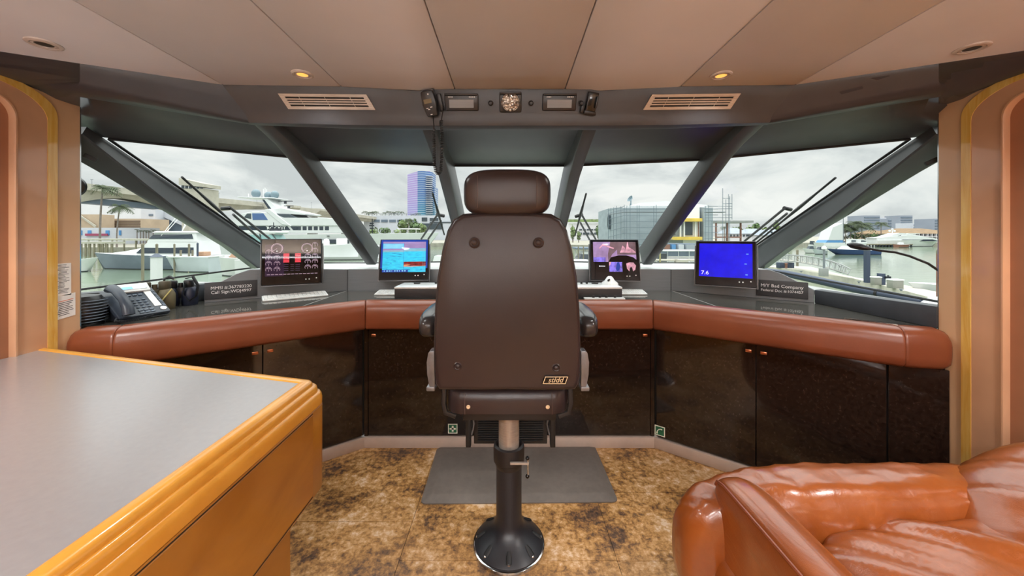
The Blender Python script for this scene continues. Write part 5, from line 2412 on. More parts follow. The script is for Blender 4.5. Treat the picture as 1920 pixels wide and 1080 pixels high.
ribbon('swoosh', 'hull_white', [(517, 395.5), (526, 394), (566, 425), (548, 421)], 3.62)
ribbon('hardtop', 'hull_white', [(518, 397), (530, 393.5), (545, 392), (590, 402), (585, 404), (540, 402.6)], 3.0)
arch_ = ribbon('radar_arch', 'hull_white', [(506, 374), (513, 373), (542, 400), (522, 400)], 2.2)
ribbon('arch_platform', 'hull_white', [(461, 371.2), (528, 372.6), (528, 374), (461, 372.6)], 2.4, arch_)
ribbon('side_glass', 'yacht_glass', [(505, 376), (509, 376), (522, 393), (516, 393)], 2.25, arch_)
for px, py, r in ((482, 363, 7.6), (501, 366, 6.8), (517, 365.5, 7.0)):
    q = mk('dome_grey')
    rr_ = r * k_
    q.lathe([(rr_ * .7, -rr_ * .85), (rr_ * .98, -rr_ * .3), (rr_, .1 * rr_), (rr_ * .9, .5 * rr_), (rr_ * .6, .85 * rr_), (rr_ * .2, rr_), (0, rr_ * 1.01)], (lx(px), 0.4 if px == 501 else -.3, lz(py)), n=16)
    q.build('satellite_dome', o, label='grey green satellite dome')
for a, b_, y in ((522, 548, 377), (533, 550, 386)):
    q = mk('bottom_dark')
    q.bb((lx(a), -.15, lz(y + .8)), (lx(b_), .15, lz(y - .4)))
    q.build('radar_bar', o)
    q = mk('bottom_dark')
    q.bb((lx((a + b_) / 2 - 1.6), -.2, lz(y + 5)), (lx((a + b_) / 2 + 1.6), .2, lz(y)))
    q.build('radar_motor', o)
for px, a, b_ in ((494, 372, 354), (497, 372, 352), (500, 372, 355), (466, 372, 363)):
    q = mk('pipe_white')
    q.cyl((lx(px), 0, lz(a)), (lx(px), 0, lz(b_)), .06, n=6)
    q.build('antenna', o)
for a in (603, 614, 633, 651):
    ribbon('hull_window', 'yacht_glass', [(a, 456), (a + (9 if a == 603 else 16), 456), (a + (9 if a == 603 else 16), 448.5), (a, 448.5)], 3.9, o)
ribbon('hawse_opening', 'bottom_dark', [(630, 443), (634, 443), (634, 441.6), (630, 441.6)], 3.9, o)
for k in range(9):
    q = mk('truss_alu')
    x = lx(690 + k * 14)
    w_ = max(.2, 3.6 * (1 - max(0, (k - 2) / 7) ** 2))
    q.cyl((x, -w_, lz(437)), (x, -w_, lz(434)), .03, n=5)
    q.build('rail_post', o)

mat('turquoise_glass', (150, 186, 188), .15)
# sport boat with a hardtop behind the gauge monitor
o, mk, L = boat('white hardtop sport boat behind the engine gauge monitor', 'boat', 458, 560, 42, 3.0, 2.2, 2.2, 'hull_white', name='hardtop_boat')
k2 = 42 / F


def bz(py):
    return Z(py, 42) - WZ


q = mk('hull_white')
q.prism([V(((x - 458) * k2, -1.2, bz(y))) for x, y in ((462, 434.5), (528, 433), (533, 436), (526, 438.5), (462, 438))], (0, 2.4, 0), .04)
q.build('hardtop', o)
q = mk('turquoise_glass')
q.prism([V(((x - 458) * k2, -1.1, bz(y))) for x, y in ((468, 455), (530, 455), (520, 440), (470, 440))], (0, 2.2, 0))
q.build('windscreen', o, label='turquoise windscreen')
for x0, x1 in ((466, 468), (500, 502), (522, 535)):
    q = mk('bottom_dark')
    q.cyl(((x0 - 458) * k2, -1.15, bz(438)), ((x1 - 458) * k2, -1.15, bz(455)), .05, n=6)
    q.build('roof_strut', o)
q = mk('bottom_dark')
q.cyl(((513 - 458) * k2, 0, bz(436)), ((513 - 458) * k2, 0, bz(417)), .05, n=6)
q.bb(((506 - 458) * k2, -.1, bz(424)), ((514 - 458) * k2, .1, bz(423)))
q.bb(((507 - 458) * k2, -.2, bz(433)), ((526 - 458) * k2, .2, bz(428)))
q.build('radar_mast', o)

# white yacht stern with a tender on deck
o, mk, L = boat('white yacht deck carrying a small tender, beside the sonar monitor', 'yacht', 760, 470, 34, 5.0, 2.2, 2.3, 'hull_white', rake=.05)
q = mk('hull_silver')
q.bb((1.0, -2.52, 1.1), (6.8, -2.2, 1.75))
q.build('side_panel', o)
q = mk('window_dark')
q.prism([V((x, -2.56, z)) for x, z in ((6.2, .55), (7.0, .55), (6.8, .95), (6.1, .95))], (0, .1, 0))
q.build('port_hole', o)
M0 = P(642, 471, 33.2)
t = thing('tender', 'small white tender with twin outboard engines resting on the yacht deck', 'tender', M0 + V((-1.6, 0, 0)), 0)
M = wm(t)
q = MB()
q.T = M
hull_mesh(q, 3.6, 1.3, .75, .55, 'hull_white', 'hull_white', ns=10)
q.build('hull', t)
for x in (-.35, .25):
    q = MB('white_gloss')
    q.T = M
    q.sbox((x, -.2, .75), (.5, .42, .75), 3, 6)
    q.build('outboard_engine', t, angle=80)
q = MB('white_paint')
q.T = M
q.bb((1.2, -.4, .6), (1.9, .4, 1.15), .08)
q.build('console', t)
# cabin boat behind the middle-left mullion
o, mk, L = boat('white cabin boat with a dark framed windscreen above the sonar monitor', 'boat', 690, 770, 44, 2.8, 2.3, 2.3, 'hull_white', name='cabin_boat')
q = mk('tarp_white')
cabin(q, .2, 3.1, 1.1, 1.0, 2.3, 3.75, .9, .1)
c_ = q.build('cabin', o)
q = mk('yacht_glass')
cabin(q, .5, 2.95, 1.12, 1.02, 2.75, 3.55, .6, .1)
q.build('cabin_window', c_)
# boats left of the chair
o, mk, L = boat('white boat with a slatted stern platform left of the chair back', 'boat', 850, 800, 30, 2.4, 2.1, 2.1, 'hull_white', name='moored_boat')
q = mk('hull_white')
cabin(q, .2, 1.7, 1.0, .9, 2.1, 3.3, .3, .1)
c_ = q.build('cabin', o)
q = mk('yacht_glass')
cabin(q, .3, 1.6, 1.03, .93, 2.6, 2.95, .2, .1)
q.build('cabin_window', c_)
for k in range(4):
    q = mk('concrete_dark')
    q.bb((.2, -1.24, 1.0 + k * .2), (1.6, -1.2, 1.08 + k * .2))
    q.build('slat', o)

# pilings ----------------------------------------------------------


def pile(px, pyt, d, w_px, m, label, cap=None, sq=False, group=None):
    p = P(px, pyt, d)
    r = w_px / F * d / 2
    o = thing('mooring_pile', label, 'piling', (p.x, p.y, WZ), group=group)
    mb = MB(m)
    if sq:
        mb.bb((p.x - r, p.y - r, WZ - 1), (p.x + r, p.y + r, p.z))
    else:
        mb.cyl((p.x, p.y, WZ - 1), p, r, n=12)
    mb.build('shaft', o)
    if cap:
        mb = MB(cap)
        if sq:
            mb.rings([[V((p.x + sx * r * 1.25, p.y + sy * r * 1.25, p.z)) for sx, sy in ((-1, -1), (1, -1), (1, 1), (-1, 1))], [V((p.x + sx * r * .25, p.y + sy * r * .25, p.z + r * 1.1)) for sx, sy in ((-1, -1), (1, -1), (1, 1), (-1, 1))]])
        else:
            mb.lathe([(r * 1.05, -.12), (r * 1.08, .02), (r * .6, .12), (0, .16)], p, n=12)
        mb.build('cap', o)
    return o


pile(293.5, 482, 18, 12, 'hull_white', 'thick square white pile with a slate pyramid cap, near the left window', 'pile_cap', True)
pile(267.5, 459, 38, 4.6, 'wood_pile', 'tall weathered wooden pile left of the square white one', 'wood_pile')
pile(294, 459, 47, 4, 'wood_pile', 'weathered pile directly behind the square white one', 'wood_pile')
pile(198.5, 456, 60, 3, 'wood_pile', 'thin dark pile in front of the two coconut palms', None)
pile(354.5, 459, 49, 3.4, 'wood_pile', 'weathered pile at the cockpit of the silver boat', 'wood_pile')
pile(370.5, 457, 49, 3.2, 'pile_slate', 'dark pile right of the weathered one at the silver boat', 'pile_slate')
pile(327, 459, 49, 3, 'wood_pile', 'weathered pile near the bow of the silver boat', 'wood_pile')

# ---------------------------------------------------------------- wipers on the windscreen


def wiper(pane, blade, arms, label, joint, off=.035):
    pts = [glass_pt(x, y, pane, off) for x, y in blade]
    o = thing('windscreen_wiper', label, 'wiper', pts[-1], group='windscreen wipers')
    mb = MB('rubber')
    mb.tube(pts, .007, 6)
    mb.build('blade', o)
    # bridge bow above the blade
    q = [glass_pt(lerp(blade[0][0], blade[-1][0], t), lerp(blade[0][1], blade[-1][1], t), pane, off + .008 + .008 * math.sin(PI * (t - .18) / .6)) for t in (.18, .3, .45, .6, .78)]
    mb = MB('charcoal')
    mb.tube(q, [.004, .009, .012, .009, .004], 6)
    mb.build('blade_bridge', o)
    for a in arms:
        mb = MB('charcoal')
        mb.tube([glass_pt(x, y, pane, off + .05) for x, y in a], .009, 6)
        mb.build('arm', o)
    mb = MB('black_plastic')
    mb.tube([glass_pt(x, y, pane, off + .05) for x, y in joint], .014, 8)
    mb.build('arm_joint', o)
    return o


wiper(1, [(341, 332), (470, 448)], [[(430, 388), (506, 448)], [(437, 402), (490, 450)]], 'black windscreen wiper on the left pane, seen against the bridge tower', [(416, 391), (431, 390)])
wiper(2, [(811, 362), (833, 440)], [[(822, 400), (790, 448)], [(827, 414), (803, 448)]], 'black windscreen wiper by the inner left mullion', [(818, 402), (833, 405)])
wiper(4, [(1099, 363), (1078, 442)], [[(1091, 403), (1117, 449)], [(1088, 417), (1105, 449)]], 'black windscreen wiper by the inner right mullion', [(1079, 406), (1092, 402)])
wiper(5, [(1567, 333), (1418, 455)], [[(1472, 390), (1396, 452)], [(1476, 400), (1412, 452)]], 'black windscreen wiper on the right pane, seen against the sky', [(1470, 390), (1483, 393)])
# ---------------------------------------------------------------- right of the chair: shed, trees, building site
o, part = block('long_shed', 'long low white building with a flat roof behind the trees, right of the chair', 'building', 1066, 1180, 419, 210, 'white_wall', 20)
part('roof_edge', 1062, 1182, 411.5, 416.5, 'leaf_pale', 1.2)
for k in range(5):
    part('roof_unit', 1090 + k * 14, 1098 + k * 14, 411, 412.5, 'concrete_dark', .5)
for k in range(5):
    part('window', 1086 + k * 7, 1091 + k * 7, 429.5, 432, 'window_dark', .4)
    part('window', 1086 + k * 7, 1091 + k * 7, 436, 440, 'window_dark', .4)
for k, (px, yb, yt, w_, lf) in enumerate(((1074, 448, 420, 10, 'leaf_pale'), (1085, 450, 432, 8, 'leaf_pale'), (1122, 440, 421, 11, 'leaf_green'), (1133, 440, 427, 12, 'leaf_green'), (1144, 440, 424, 12, 'leaf_green'))):
    tree(px, yb, yt, w_, 160, 'round green tree in front of the long low building', 'trees in front of the long shed', lf, 30 + k, 160)

# scaffolded building
d = 70


def X_(px, dd=None):
    return (px - CX) / F * (dd or d)


o = thing('wrapped_building', 'half built house wrapped in grey sheeting behind scaffolding', 'building', (X_(1200), d + 6, WZ + 1.5))
zb = WZ + 1.2
mb = MB('wrap_grey')
pts = [(X_(1154), d + 6), (X_(1160), d + 3), (X_(1172), d + 2), (X_(1260), d + 2), (X_(1290), d + 2), (X_(1290), d + 16), (X_(1160), d + 16)]
mb.prism([V((x, y, zb)) for x, y in pts], (0, 0, Z(389, d + 2) - zb))
mb.build('wrapped_wall', o)
mb = MB('white_paint')
mb.prism([V((X_(1180), d + 3, Z(389, d + 3))), V((X_(1345), d + 3, Z(389, d + 3))), V((X_(1340), d + 3, Z(384, d + 3))), V((X_(1260), d + 3, Z(377, d + 3))), V((X_(1215), d + 3, Z(380, d + 3)))], (0, 10, 0))
mb.build('white_roof', o)
mb = MB('white_paint')
mb.bb((X_(1290), d + 2, zb), (X_(1322), d + 14, Z(387, d + 2)))
mb.build('bare_wall', o)
for ya, yb in ((409, 415), (444, 450)):
    mb = MB('plank_yellow')
    mb.bb((X_(1255), d + .6, Z(yb, d)), (X_(1320), d + 2.2, Z(ya, d)))
    mb.build('toe_board', o, label='bright yellow edge boarding')
for a, b_ in ((1264, 1274), (1293, 1307)):
    mb = MB('window_dark')
    mb.bb((X_(a), d + 1.7, Z(441, d)), (X_(b_), d + 2.1, Z(416, d)))
    mb.build('opening', o)
for a in (1288, 1281, 1309):
    mb = MB('white_paint')
    mb.bb((X_(a), d + 1.2, Z(444, d)), (X_(a + 2), d + 1.6, Z(415, d)))
    mb.build('prop', o)
mb = MB('rust_steel')
mb.bb((X_(1316.8), d + 1.4, Z(444, d)), (X_(1318), d + 1.7, Z(415, d)))
mb.build('steel_column', o)
mb = MB('wrap_grey')
mb.bb((X_(1327), d + 1.5, zb), (X_(1345), d + 10, Z(389.5, d + 1.5)))
mb.build('stair_core', o)
mb = MB('window_dark')
mb.lathe([(.3, 0), (.42, .8), (.42, 2.2), (.3, 2.8), (0, 2.9)], (X_(1154.5), d + 4.5, Z(430, d + 4.5)), n=12)
mb.build('debris_chute', o)
mb = MB('dome_grey')
mb.lathe([(.0, 0), (.5, .15), (.75, .5)], (X_(1184, 80), 80, Z(374.5, 80)), (-.8, -.2, .5), n=16, cap=False)
mb.cyl((X_(1183, 80), 80, Z(389, 80)), (X_(1183, 80), 80, Z(375, 80)), .12, n=6)
mb.cyl((X_(1180, 80), 80, Z(389, 80)), (X_(1183, 80), 80, Z(378, 80)), .08, n=6)
mb.build('satellite_dish', label='grey satellite dish on the roof above the wrapped building', cat='satellite dish')


def scaffold(label, uprights, ledgers, braces=(), r=.05, planks=()):
    """uprights: (px, ytop, ybottom, depth); ledgers: (px0, py0, d0, px1, py1, d1)"""
    o = thing('scaffolding', label, 'scaffolding', P(uprights[0][0], uprights[0][2], uprights[0][3]))
    for px, a, b_, dd in uprights:
        mb = MB('scaffold_steel')
        mb.cyl(P(px, b_, dd), P(px, a, dd), r, n=5)
        mb.build('upright', o)
    for x0, y0, d0, x1, y1, d1 in ledgers:
        mb = MB('scaffold_steel')
        mb.cyl(P(x0, y0, d0), P(x1, y1, d1), r * .9, n=5)
        mb.build('ledger', o)
    for x0, y0, d0, x1, y1, d1 in planks:
        mb = MB('steel_pole')
        a, b_ = P(x0, y0, d0), P(x1, y1, d1)
        mb.prism([a, b_, b_ + V((0, .9, 0)), a + V((0, .9, 0))], (0, 0, -.14))
        mb.build('plank', o)
    return o


ups = [(1140.5, 391, 470, 72), (1145.5, 390, 470, 71.5), (1150.5, 389, 470, 71), (1156, 386, 470, 70), (1164, 387, 470, 69), (1170.5, 384, 470, 68), (1175, 386, 470, 68), (1181.5, 384, 470, 68), (1194.5, 385, 470, 68), (1198.5, 385, 470, 68), (1226, 386, 440, 68), (1230.5, 384, 436, 68)]
led = []
for yy in (391, 396.5, 408, 419, 430, 441, 452, 462):
    led.append((1140.5, yy + 3.5, 72, 1170.5, yy - 4, 68))
    led.append((1170.5, yy - 4, 68, 1262, yy - 4 + (1 if yy > 400 else 0), 68))
scaffold('grey steel scaffolding around the wrapped building, right of the camera monitor', ups, led, planks=((1141, 402, 72, 1172, 397, 68), (1170, 397, 68, 1262, 397, 68)))
ups2 = [(1322.5, 386, 470, 67), (1328.5, 385, 470, 67), (1335, 414, 470, 67)]
led2 = [(1321, y, 67, 1346, y, 67) for y in (387, 392, 403, 414, 425, 436, 447, 458)]
ups2 += [(1355, 353, 466, 66), (1361, 374, 466, 66.5), (1366, 364, 466, 66), (1368.5, 368, 466, 65.5), (1372.5, 364, 412, 66)]
led2 += [(1355, 371.5, 66, 1368, 371.5, 66), (1355, 382, 66, 1373, 381.5, 66), (1361, 387, 66, 1373, 387, 66), (1328, 386.5, 67, 1368, 387, 66), (1328, 392, 67, 1373, 391.5, 66), (1355, 403, 66, 1373, 403, 66), (1323, 408.5, 67, 1373, 408.5, 66), (1322, 397.5, 67, 1361, 397.5, 66)]
scaffold('tall narrow scaffold tower rising above the steel canopy', ups2, led2, planks=((1325, 397, 67, 1361, 397, 66),))
d = 78
o = thing('steel_canopy', 'dark flat canopy on rusty steel columns right of the scaffolding', 'canopy', P(1380, 450, d))
mb = MB('concrete_dark')
mb.bb((X_(1344), d, Z(417.5, d)), (X_(1413), d + 6, Z(413.5, d)))
mb.build('roof', o)
for px in (1346, 1367, 1392.5):
    mb = MB('rust_steel')
    mb.bb((X_(px - .9), d + .5, WZ + 1.5), (X_(px + .9), d + .9, Z(417.5, d)))
    mb.build('column', o)
mb = MB('rust_steel')
mb.bb((X_(1345), d + .4, Z(446, d)), (X_(1393), d + .8, Z(443.5, d)))
mb.build('beam', o)
palm(1358, 446, 426, 100, 'small palm seen below the dark steel canopy', None, n=12, fr=1.3, seed=61)
# trees and houses behind
for k, (px, yt, w_) in enumerate(((1375, 424, 18), (1390, 422, 22), (1406, 421, 22), (1419, 416, 14), (1430, 424, 18), (1446, 428, 18), (1454, 411, 10), (1460, 424, 12), (1478, 425, 12))):
    tree(px, 446, yt, w_, 190, 'leafy tree behind the grey roofed houses', 'trees behind the grey roofed houses', 'leaf_green' if k % 2 else 'leaf_pale', 50 + k, 200)
for k, (a, b_, ye, yr, dd, lab) in enumerate(((1366, 1402, 438, 427, 150, 'pale house with a grey hip roof right of the steel canopy'), (1400, 1440, 438, 428.5, 165, 'pale house with a grey hip roof behind the right wiper arms'), (1436, 1478, 441, 430, 140, 'white house with many small windows beside the outer right mullion'))):
    o, part = block('house', lab, 'house', a, b_, ye, dd, 'white_wall', 8)
    roof(o, a, b_, ye, yr, dd, 8, 'roof_grey', .6)
    n_ = int((b_ - a) / 6)
    for j in range(n_):
        for yy in ((440, 443.5),) if k < 2 else ((434, 437.5), (443, 446.5)):
            part('window', a + 3 + j * 6, a + 6 + j * 6, yy[0], yy[1], 'window_dark', .3)

# docks and boats below the building site
d = 34
o = thing('floating_dock', 'pale floating dock with dark gaps, below the yellow boarded building', 'dock', P(1255, 497, d))
for ya, yb, m in ((486.5, 489.5, 'dock_pale'), (497, 500, 'dock_pale')):
    mb = MB(m)
    mb.bb((P(1206, 0, d).x, d - (.5 if ya > 490 else 0), Z(yb, d)), (P(1330, 0, d).x, d + .6, Z(ya, d)))
    mb.build('walkway', o)
mb = MB('concrete')
mb.bb((P(1267, 0, d).x, d - .9, Z(500, d)), (P(1281, 0, d).x, d + .3, Z(486, d)))
mb.build('finger_block', o)
o, mk, L = boat('white pontoon boat with a flat canopy, below the yellow boarded building', 'boat', 1305, 1228, 40, 2.6, 1.9, 1.9, 'hull_white', name='pontoon_boat')
k3 = 40 / F
q = mk('hull_white')
q.bb((-.3, -1.2, Z(470.5, 40) - WZ), (4.0, 1.2, Z(468.5, 40) - WZ), .03)
q.build('canopy', o)
for x in (.2, 1.4, 2.6, 3.8):
    q = mk('pipe_white')
    q.cyl((x, -1.1, 1.9), (x, -1.1, Z(470, 40) - WZ), .035, n=6)
    q.build('canopy_post', o)
q = mk('window_dark')
q.bb((2.9, -1.0, 2.0), (3.9, -.6, 2.9), .05)
q.build('seat_back', o)
q = mk('concrete_dark')
q.bb((.6, -1.32, 1.35), (2.3, -1.28, 1.6))
q.build('side_stripe', o)
pile(1237.5, 467, 33, 3, 'leaf_dry', 'yellowish pile beside the pontoon boat', 'wood_pile')
o, part = block('boat_store', 'small store with blue grey boats and crates under the wrapped building', 'building', 1240, 1318, 457, 60, 'slate_wall', 4, group=None)
for a, b_, m in ((1244, 1253, 'rust_steel'), (1257, 1264, 'tarp_blue'), (1270, 1279, 'pale_wall'), (1284, 1300, 'roof_grey'), (1303, 1313, 'pale_wall')):
    part('crate', a, b_, 458.5, 467, m, .6)
# moored boats right of the chair
o, mk, L = boat('white cruiser with a dark hardtop seen just right of the chair back', 'boat', 1128, 1070, 36, 2.6, 2.2, 2.1, 'hull_white', name='moored_boat')
q = mk('hull_white')
cabin(q, .3, 2.6, 1.1, 1.0, 2.1, 3.4, .6, .1)
c_ = q.build('cabin', o)
q = mk('yacht_glass')
cabin(q, .4, 2.45, 1.13, 1.03, 2.65, 3.15, .3, .1)
q.build('cabin_window', c_)
q = mk('slate_wall')
q.bb((.1, -1.15, 3.6), (2.7, 1.15, 3.78), .04)
q.build('hardtop', o)
for x in (.3, 1.4, 2.4):
    q = mk('pipe_white')
    q.cyl((x, -1.0, 2.1), (x, -1.0, 3.62), .04, n=6)
    q.build('hardtop_post', o)
pile(1084.5, 462, 28, 2.4, 'wood_pile', 'thin pile right of the chair back, left of its neighbour', None)
pile(1094, 462, 28, 2.4, 'wood_pile', 'thin pile right of the chair back, nearer the camera monitor', None)
d = 24
o = thing('finger_pier', 'pale finger pier right beside the chair back', 'dock', P(1090, 498, d))
mb = MB('dock_pale')
mb.bb((P(1070, 0, d).x, d - .4, Z(500, d)), (P(1103, 0, d).x, d + .5, Z(495, d)))
mb.build('walkway', o)
mb = MB('hull_white')
mb.sbox(P(1088, 493, d), (1.6, .8, .5), 2.5, 6)
mb.build('fender', o)

# ---------------------------------------------------------------- far right: skyline, clubhouse, yachts
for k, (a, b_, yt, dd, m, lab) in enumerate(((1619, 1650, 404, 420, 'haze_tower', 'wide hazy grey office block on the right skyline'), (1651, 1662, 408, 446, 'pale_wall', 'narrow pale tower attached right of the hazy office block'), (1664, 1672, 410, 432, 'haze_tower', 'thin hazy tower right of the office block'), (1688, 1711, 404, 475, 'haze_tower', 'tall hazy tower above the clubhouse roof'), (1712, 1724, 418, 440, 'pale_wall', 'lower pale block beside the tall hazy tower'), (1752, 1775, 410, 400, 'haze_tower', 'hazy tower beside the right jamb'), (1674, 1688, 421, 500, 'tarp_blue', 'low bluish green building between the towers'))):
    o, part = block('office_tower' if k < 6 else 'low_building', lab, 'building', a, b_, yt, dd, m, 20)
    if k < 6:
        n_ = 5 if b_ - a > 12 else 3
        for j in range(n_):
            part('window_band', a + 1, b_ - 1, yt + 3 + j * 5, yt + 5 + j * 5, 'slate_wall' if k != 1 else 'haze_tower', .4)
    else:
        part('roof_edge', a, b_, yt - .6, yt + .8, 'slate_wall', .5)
for k, (px, yt, w_, fr) in enumerate(((1585, 423, 0, 4.6), (1576, 427, 0, 3.6), (1603, 418, 0, 4.2), (1616, 421, 0, 5.0), (1652, 419, 0, 3.2), (1595, 430, 0, 3.4))):
    palm(px, 452, yt, 165, ('shaggy palm left of the pair before the office block', 'half hidden palm beside the white sail cover', 'left one of the palm pair before the hazy office block', 'right one of the palm pair before the hazy office block', 'lone palm right of the palm pair, before the pale tower', 'low palm between the shaggy palm and the palm pair')[k], None, n=26, fr=fr, seed=70 + k)
for k, (px, yt, w_) in enumerate(((1580, 440, 18), (1600, 436, 22), (1622, 436, 26), (1640, 434, 20), (1660, 438, 18))):
    tree(px, 456, yt, w_, 168, 'dense low tree behind the far right docks', 'trees behind the far right docks', 'leaf_green' if k % 2 else 'leaf_palm', 90 + k, 200)
o, part = block('bungalow', 'low tan house with a brown roof left of the big clubhouse', 'house', 1640, 1664, 438, 185, 'beige_wall', 10)
roof(o, 1638, 1666, 438, 431, 185, 10, 'roof_brown', 1.0)
part('window', 1645, 1650, 440, 444, 'window_dark')
part('window', 1654, 1659, 440, 444, 'window_dark')
o, part = block('clubhouse', 'big white clubhouse with a brown hip roof and balconies by the right jamb', 'building', 1694, 1800, 438, 190, 'white_wall', 22)
roof(o, 1690, 1804, 438, 427.5, 190, 22, 'roof_brown', 1.5, .5)
for j in range(9):
    part('window', 1704 + j * 8, 1709.5 + j * 8, 439, 442.5, 'window_dark')
    part('window', 1704 + j * 8, 1709.5 + j * 8, 445.5, 450.5, 'window_dark')
    part('balcony_post', 1702 + j * 8, 1703 + j * 8, 438, 452, 'white_wall', 1.4)
part('balcony_rail', 1698, 1790, 443, 444, 'white_wall', 1.5)
# long white yacht across the water
d = 156
o, mk, L = boat('long white yacht with a dark window stripe moored before the clubhouse', 'yacht', 1632, 1762, d, 6.4, 3.2, 2.6, 'hull_white', rake=.12)
k4 = d / F


def ribbon2(nm, m, pts, w_, par=None):
    q = mk(m)
    q.prism([V(((x - 1632) * k4, -w_, Z(y, d) - WZ)) for x, y in pts], (0, 2 * w_, 0))
    return q.build(nm, par or o)


h1 = ribbon2('deck_house', 'hull_white', [(1634, 453), (1752, 452.5), (1738, 446), (1706, 442), (1690, 441), (1634, 446)], 2.6)
ribbon2('window_stripe', 'yacht_glass', [(1672, 452.4), (1746, 452), (1735, 448.6), (1680, 449)], 2.66, h1)
h2 = ribbon2('flybridge', 'hull_white', [(1676, 447), (1730, 446.5), (1716, 442), (1700, 440), (1716, 437.6), (1694, 437.4), (1680, 440)], 2.3)
ribbon2('bridge_window', 'yacht_glass', [(1702, 446.4), (1726, 446.2), (1720, 443.8), (1708, 443.8)], 2.36, h2)
ribbon2('hardtop', 'hull_white', [(1632, 446.6), (1660, 446), (1690, 437.6), (1676, 436.8), (1650, 445)], 2.2)
for px, y in ((1673, 430), (1668, 433), (1677, 433)):
    q = mk('hull_white')
    q.sphere(((px - 1632) * k4, 0, Z(y, d) - WZ), .45, 8)
    q.build('radar_dome', o)
q = mk('pipe_white')
q.cyl(((1673 - 1632) * k4, 0, Z(437, d) - WZ), ((1673 - 1632) * k4, 0, Z(430, d) - WZ), .15, n=6)
q.build('mast', o)
d = 150
o = thing('timber_dock', 'dark timber dock on piles along the far right shore', 'dock', P(1650, 462, d))
mb = MB('wood_pile')
mb.bb((P(1618, 0, d).x, d, Z(459.2, d)), (P(1712, 0, d).x, d + 4, Z(457.5, d)))
mb.build('deck', o)
for j in range(16):
    px = 1619 + j * 6
    mb = MB('bottom_dark')
    mb.cyl((P(px, 0, d).x, d + .1, WZ - 1), (P(px, 0, d).x, d + .1, Z(459, d)), .3, n=6)
    mb.build('pile', o)
o, mk, L = boat('small orange trimmed dinghy tied up at the dark timber dock', 'boat', 1680, 1707, 146, 2.2, 1.2, 1.1, 'rust_steel', name='dinghy')
q = mk('hull_white')
q.bb((1.0, -.5, 1.1), (2.6, .5, 1.9), .1)
q.build('console', o)
for k, (a, b_, dd, lab) in enumerate(((1588, 1612, 150, 'white cruiser moored left of the dark timber dock'), (1606, 1626, 148, 'white cruiser next to the timber dock end'))):
    o, mk, L = boat(lab, 'boat', a, b_, dd, 2.6, 1.9, 1.6, 'hull_white', name='moored_boat')
    q = mk('hull_white')
    cabin(q, .6, L * .75, 1.1, .9, 1.6, 3.2, .8, .2)
    c_ = q.build('cabin', o)
    q = mk('yacht_glass')
    cabin(q, .8, L * .72, 1.13, .93, 2.2, 2.7, .5, .1)
    q.build('cabin_window', c_)
# white sail cover and blue tarpaulin
d = 120
o = thing('covered_boat', 'tall white covered boat above a blue tarpaulin, beside the outer right mullion', 'boat', P(1566, 456, d))
mb = MB('tarp_white')
mb.prism([P(1553, 450, d), P(1580.5, 450, d), P(1580.5, 418, d), P(1562, 426, d)], (0, 4, 0))
mb.build('cover', o)
mb = MB('tarp_blue')
mb.prism([P(1548, 455, d), P(1584, 455, d), P(1581, 450.5, d), P(1552, 450.5, d)], (0, 4, 0))
mb.build('tarpaulin', o)
mb = MB('hull_white')
mb.prism([P(1546, 462, d), P(1582, 462, d), P(1586, 455, d), P(1544, 455, d)], (0, 4, 0))
mb.build('hull', o)
mb = MB('steel_pole')
mb.cyl(P(1581.2, 455, d), P(1581.2, 408, d), .1, n=6)
mb.build('mast', o)
# navy blue hulled boat and two small ones
o, mk, L = boat('navy blue hulled boat crossing the harbour behind the gangway', 'boat', 1642, 1549, 92, 3.0, 1.55, 1.1, 'hull_navy', name='speed_boat', rake=.25)
q = mk('hull_white')
cabin(q, 5.5, 9.6, 1.0, .5, 1.2, 2.2, 1.6, .2)
q.build('foredeck', o)
for k, (a, b_, dd, lab, m) in enumerate(((1527, 1505, 100, 'small white runabout left of its pale green neighbour', 'hull_white'), (1546, 1523, 94, 'small pale green skiff right of the white runabout', 'hull_silver'))):
    o, mk, L = boat(lab, 'boat', a, b_, dd, 1.9, 1.3, 1.0, m, name='small_boat', rake=.25)
    q = mk('window_dark')
    cabin(q, .6, 1.9, .6, .5, 1.0, 1.9, .5, .1)
    q.build('windscreen', o)
# busy row of boats behind
for k in range(5):
    a = 1520 + k * 14
    o, mk, L = boat('white boat in the distant row beyond the small runabouts', 'boat', a, a + 11, 128 + k, 2.2, 1.7, 1.5, 'hull_white', name='distant_boat', group='boats in the distant row')
    q = mk('window_dark')
    cabin(q, .3, L * .7, .9, .7, 1.6, 2.8, .6, .1)
    q.build('cabin', o)

# ---------------------------------------------------------------- the quay alongside on the right
zq = WZ + 1.1


def onq(px, py, z=zq):
    dd = (EH - z) * F / (py - HY)
    return P(px, py, dd)


mb = MB('dock_pale')
A = [onq(1440, 500), onq(1500, 506), onq(1600, 522), onq(1700, 546), onq(1760, 562), onq(1850, 590)]
B = [onq(1452, 497.5), onq(1520, 500), onq(1580, 515), onq(1640, 527), onq(1690, 533), onq(1760, 548), onq(1850, 566)]
pts = A + B[::-1]
mb.prism([(p.x, p.y, zq - 1.6) for p in pts], (0, 0, 1.6))
dk = mb.build('quay_dock', label='pale concrete dock alongside on the right, carrying piles and boxes', cat='dock')
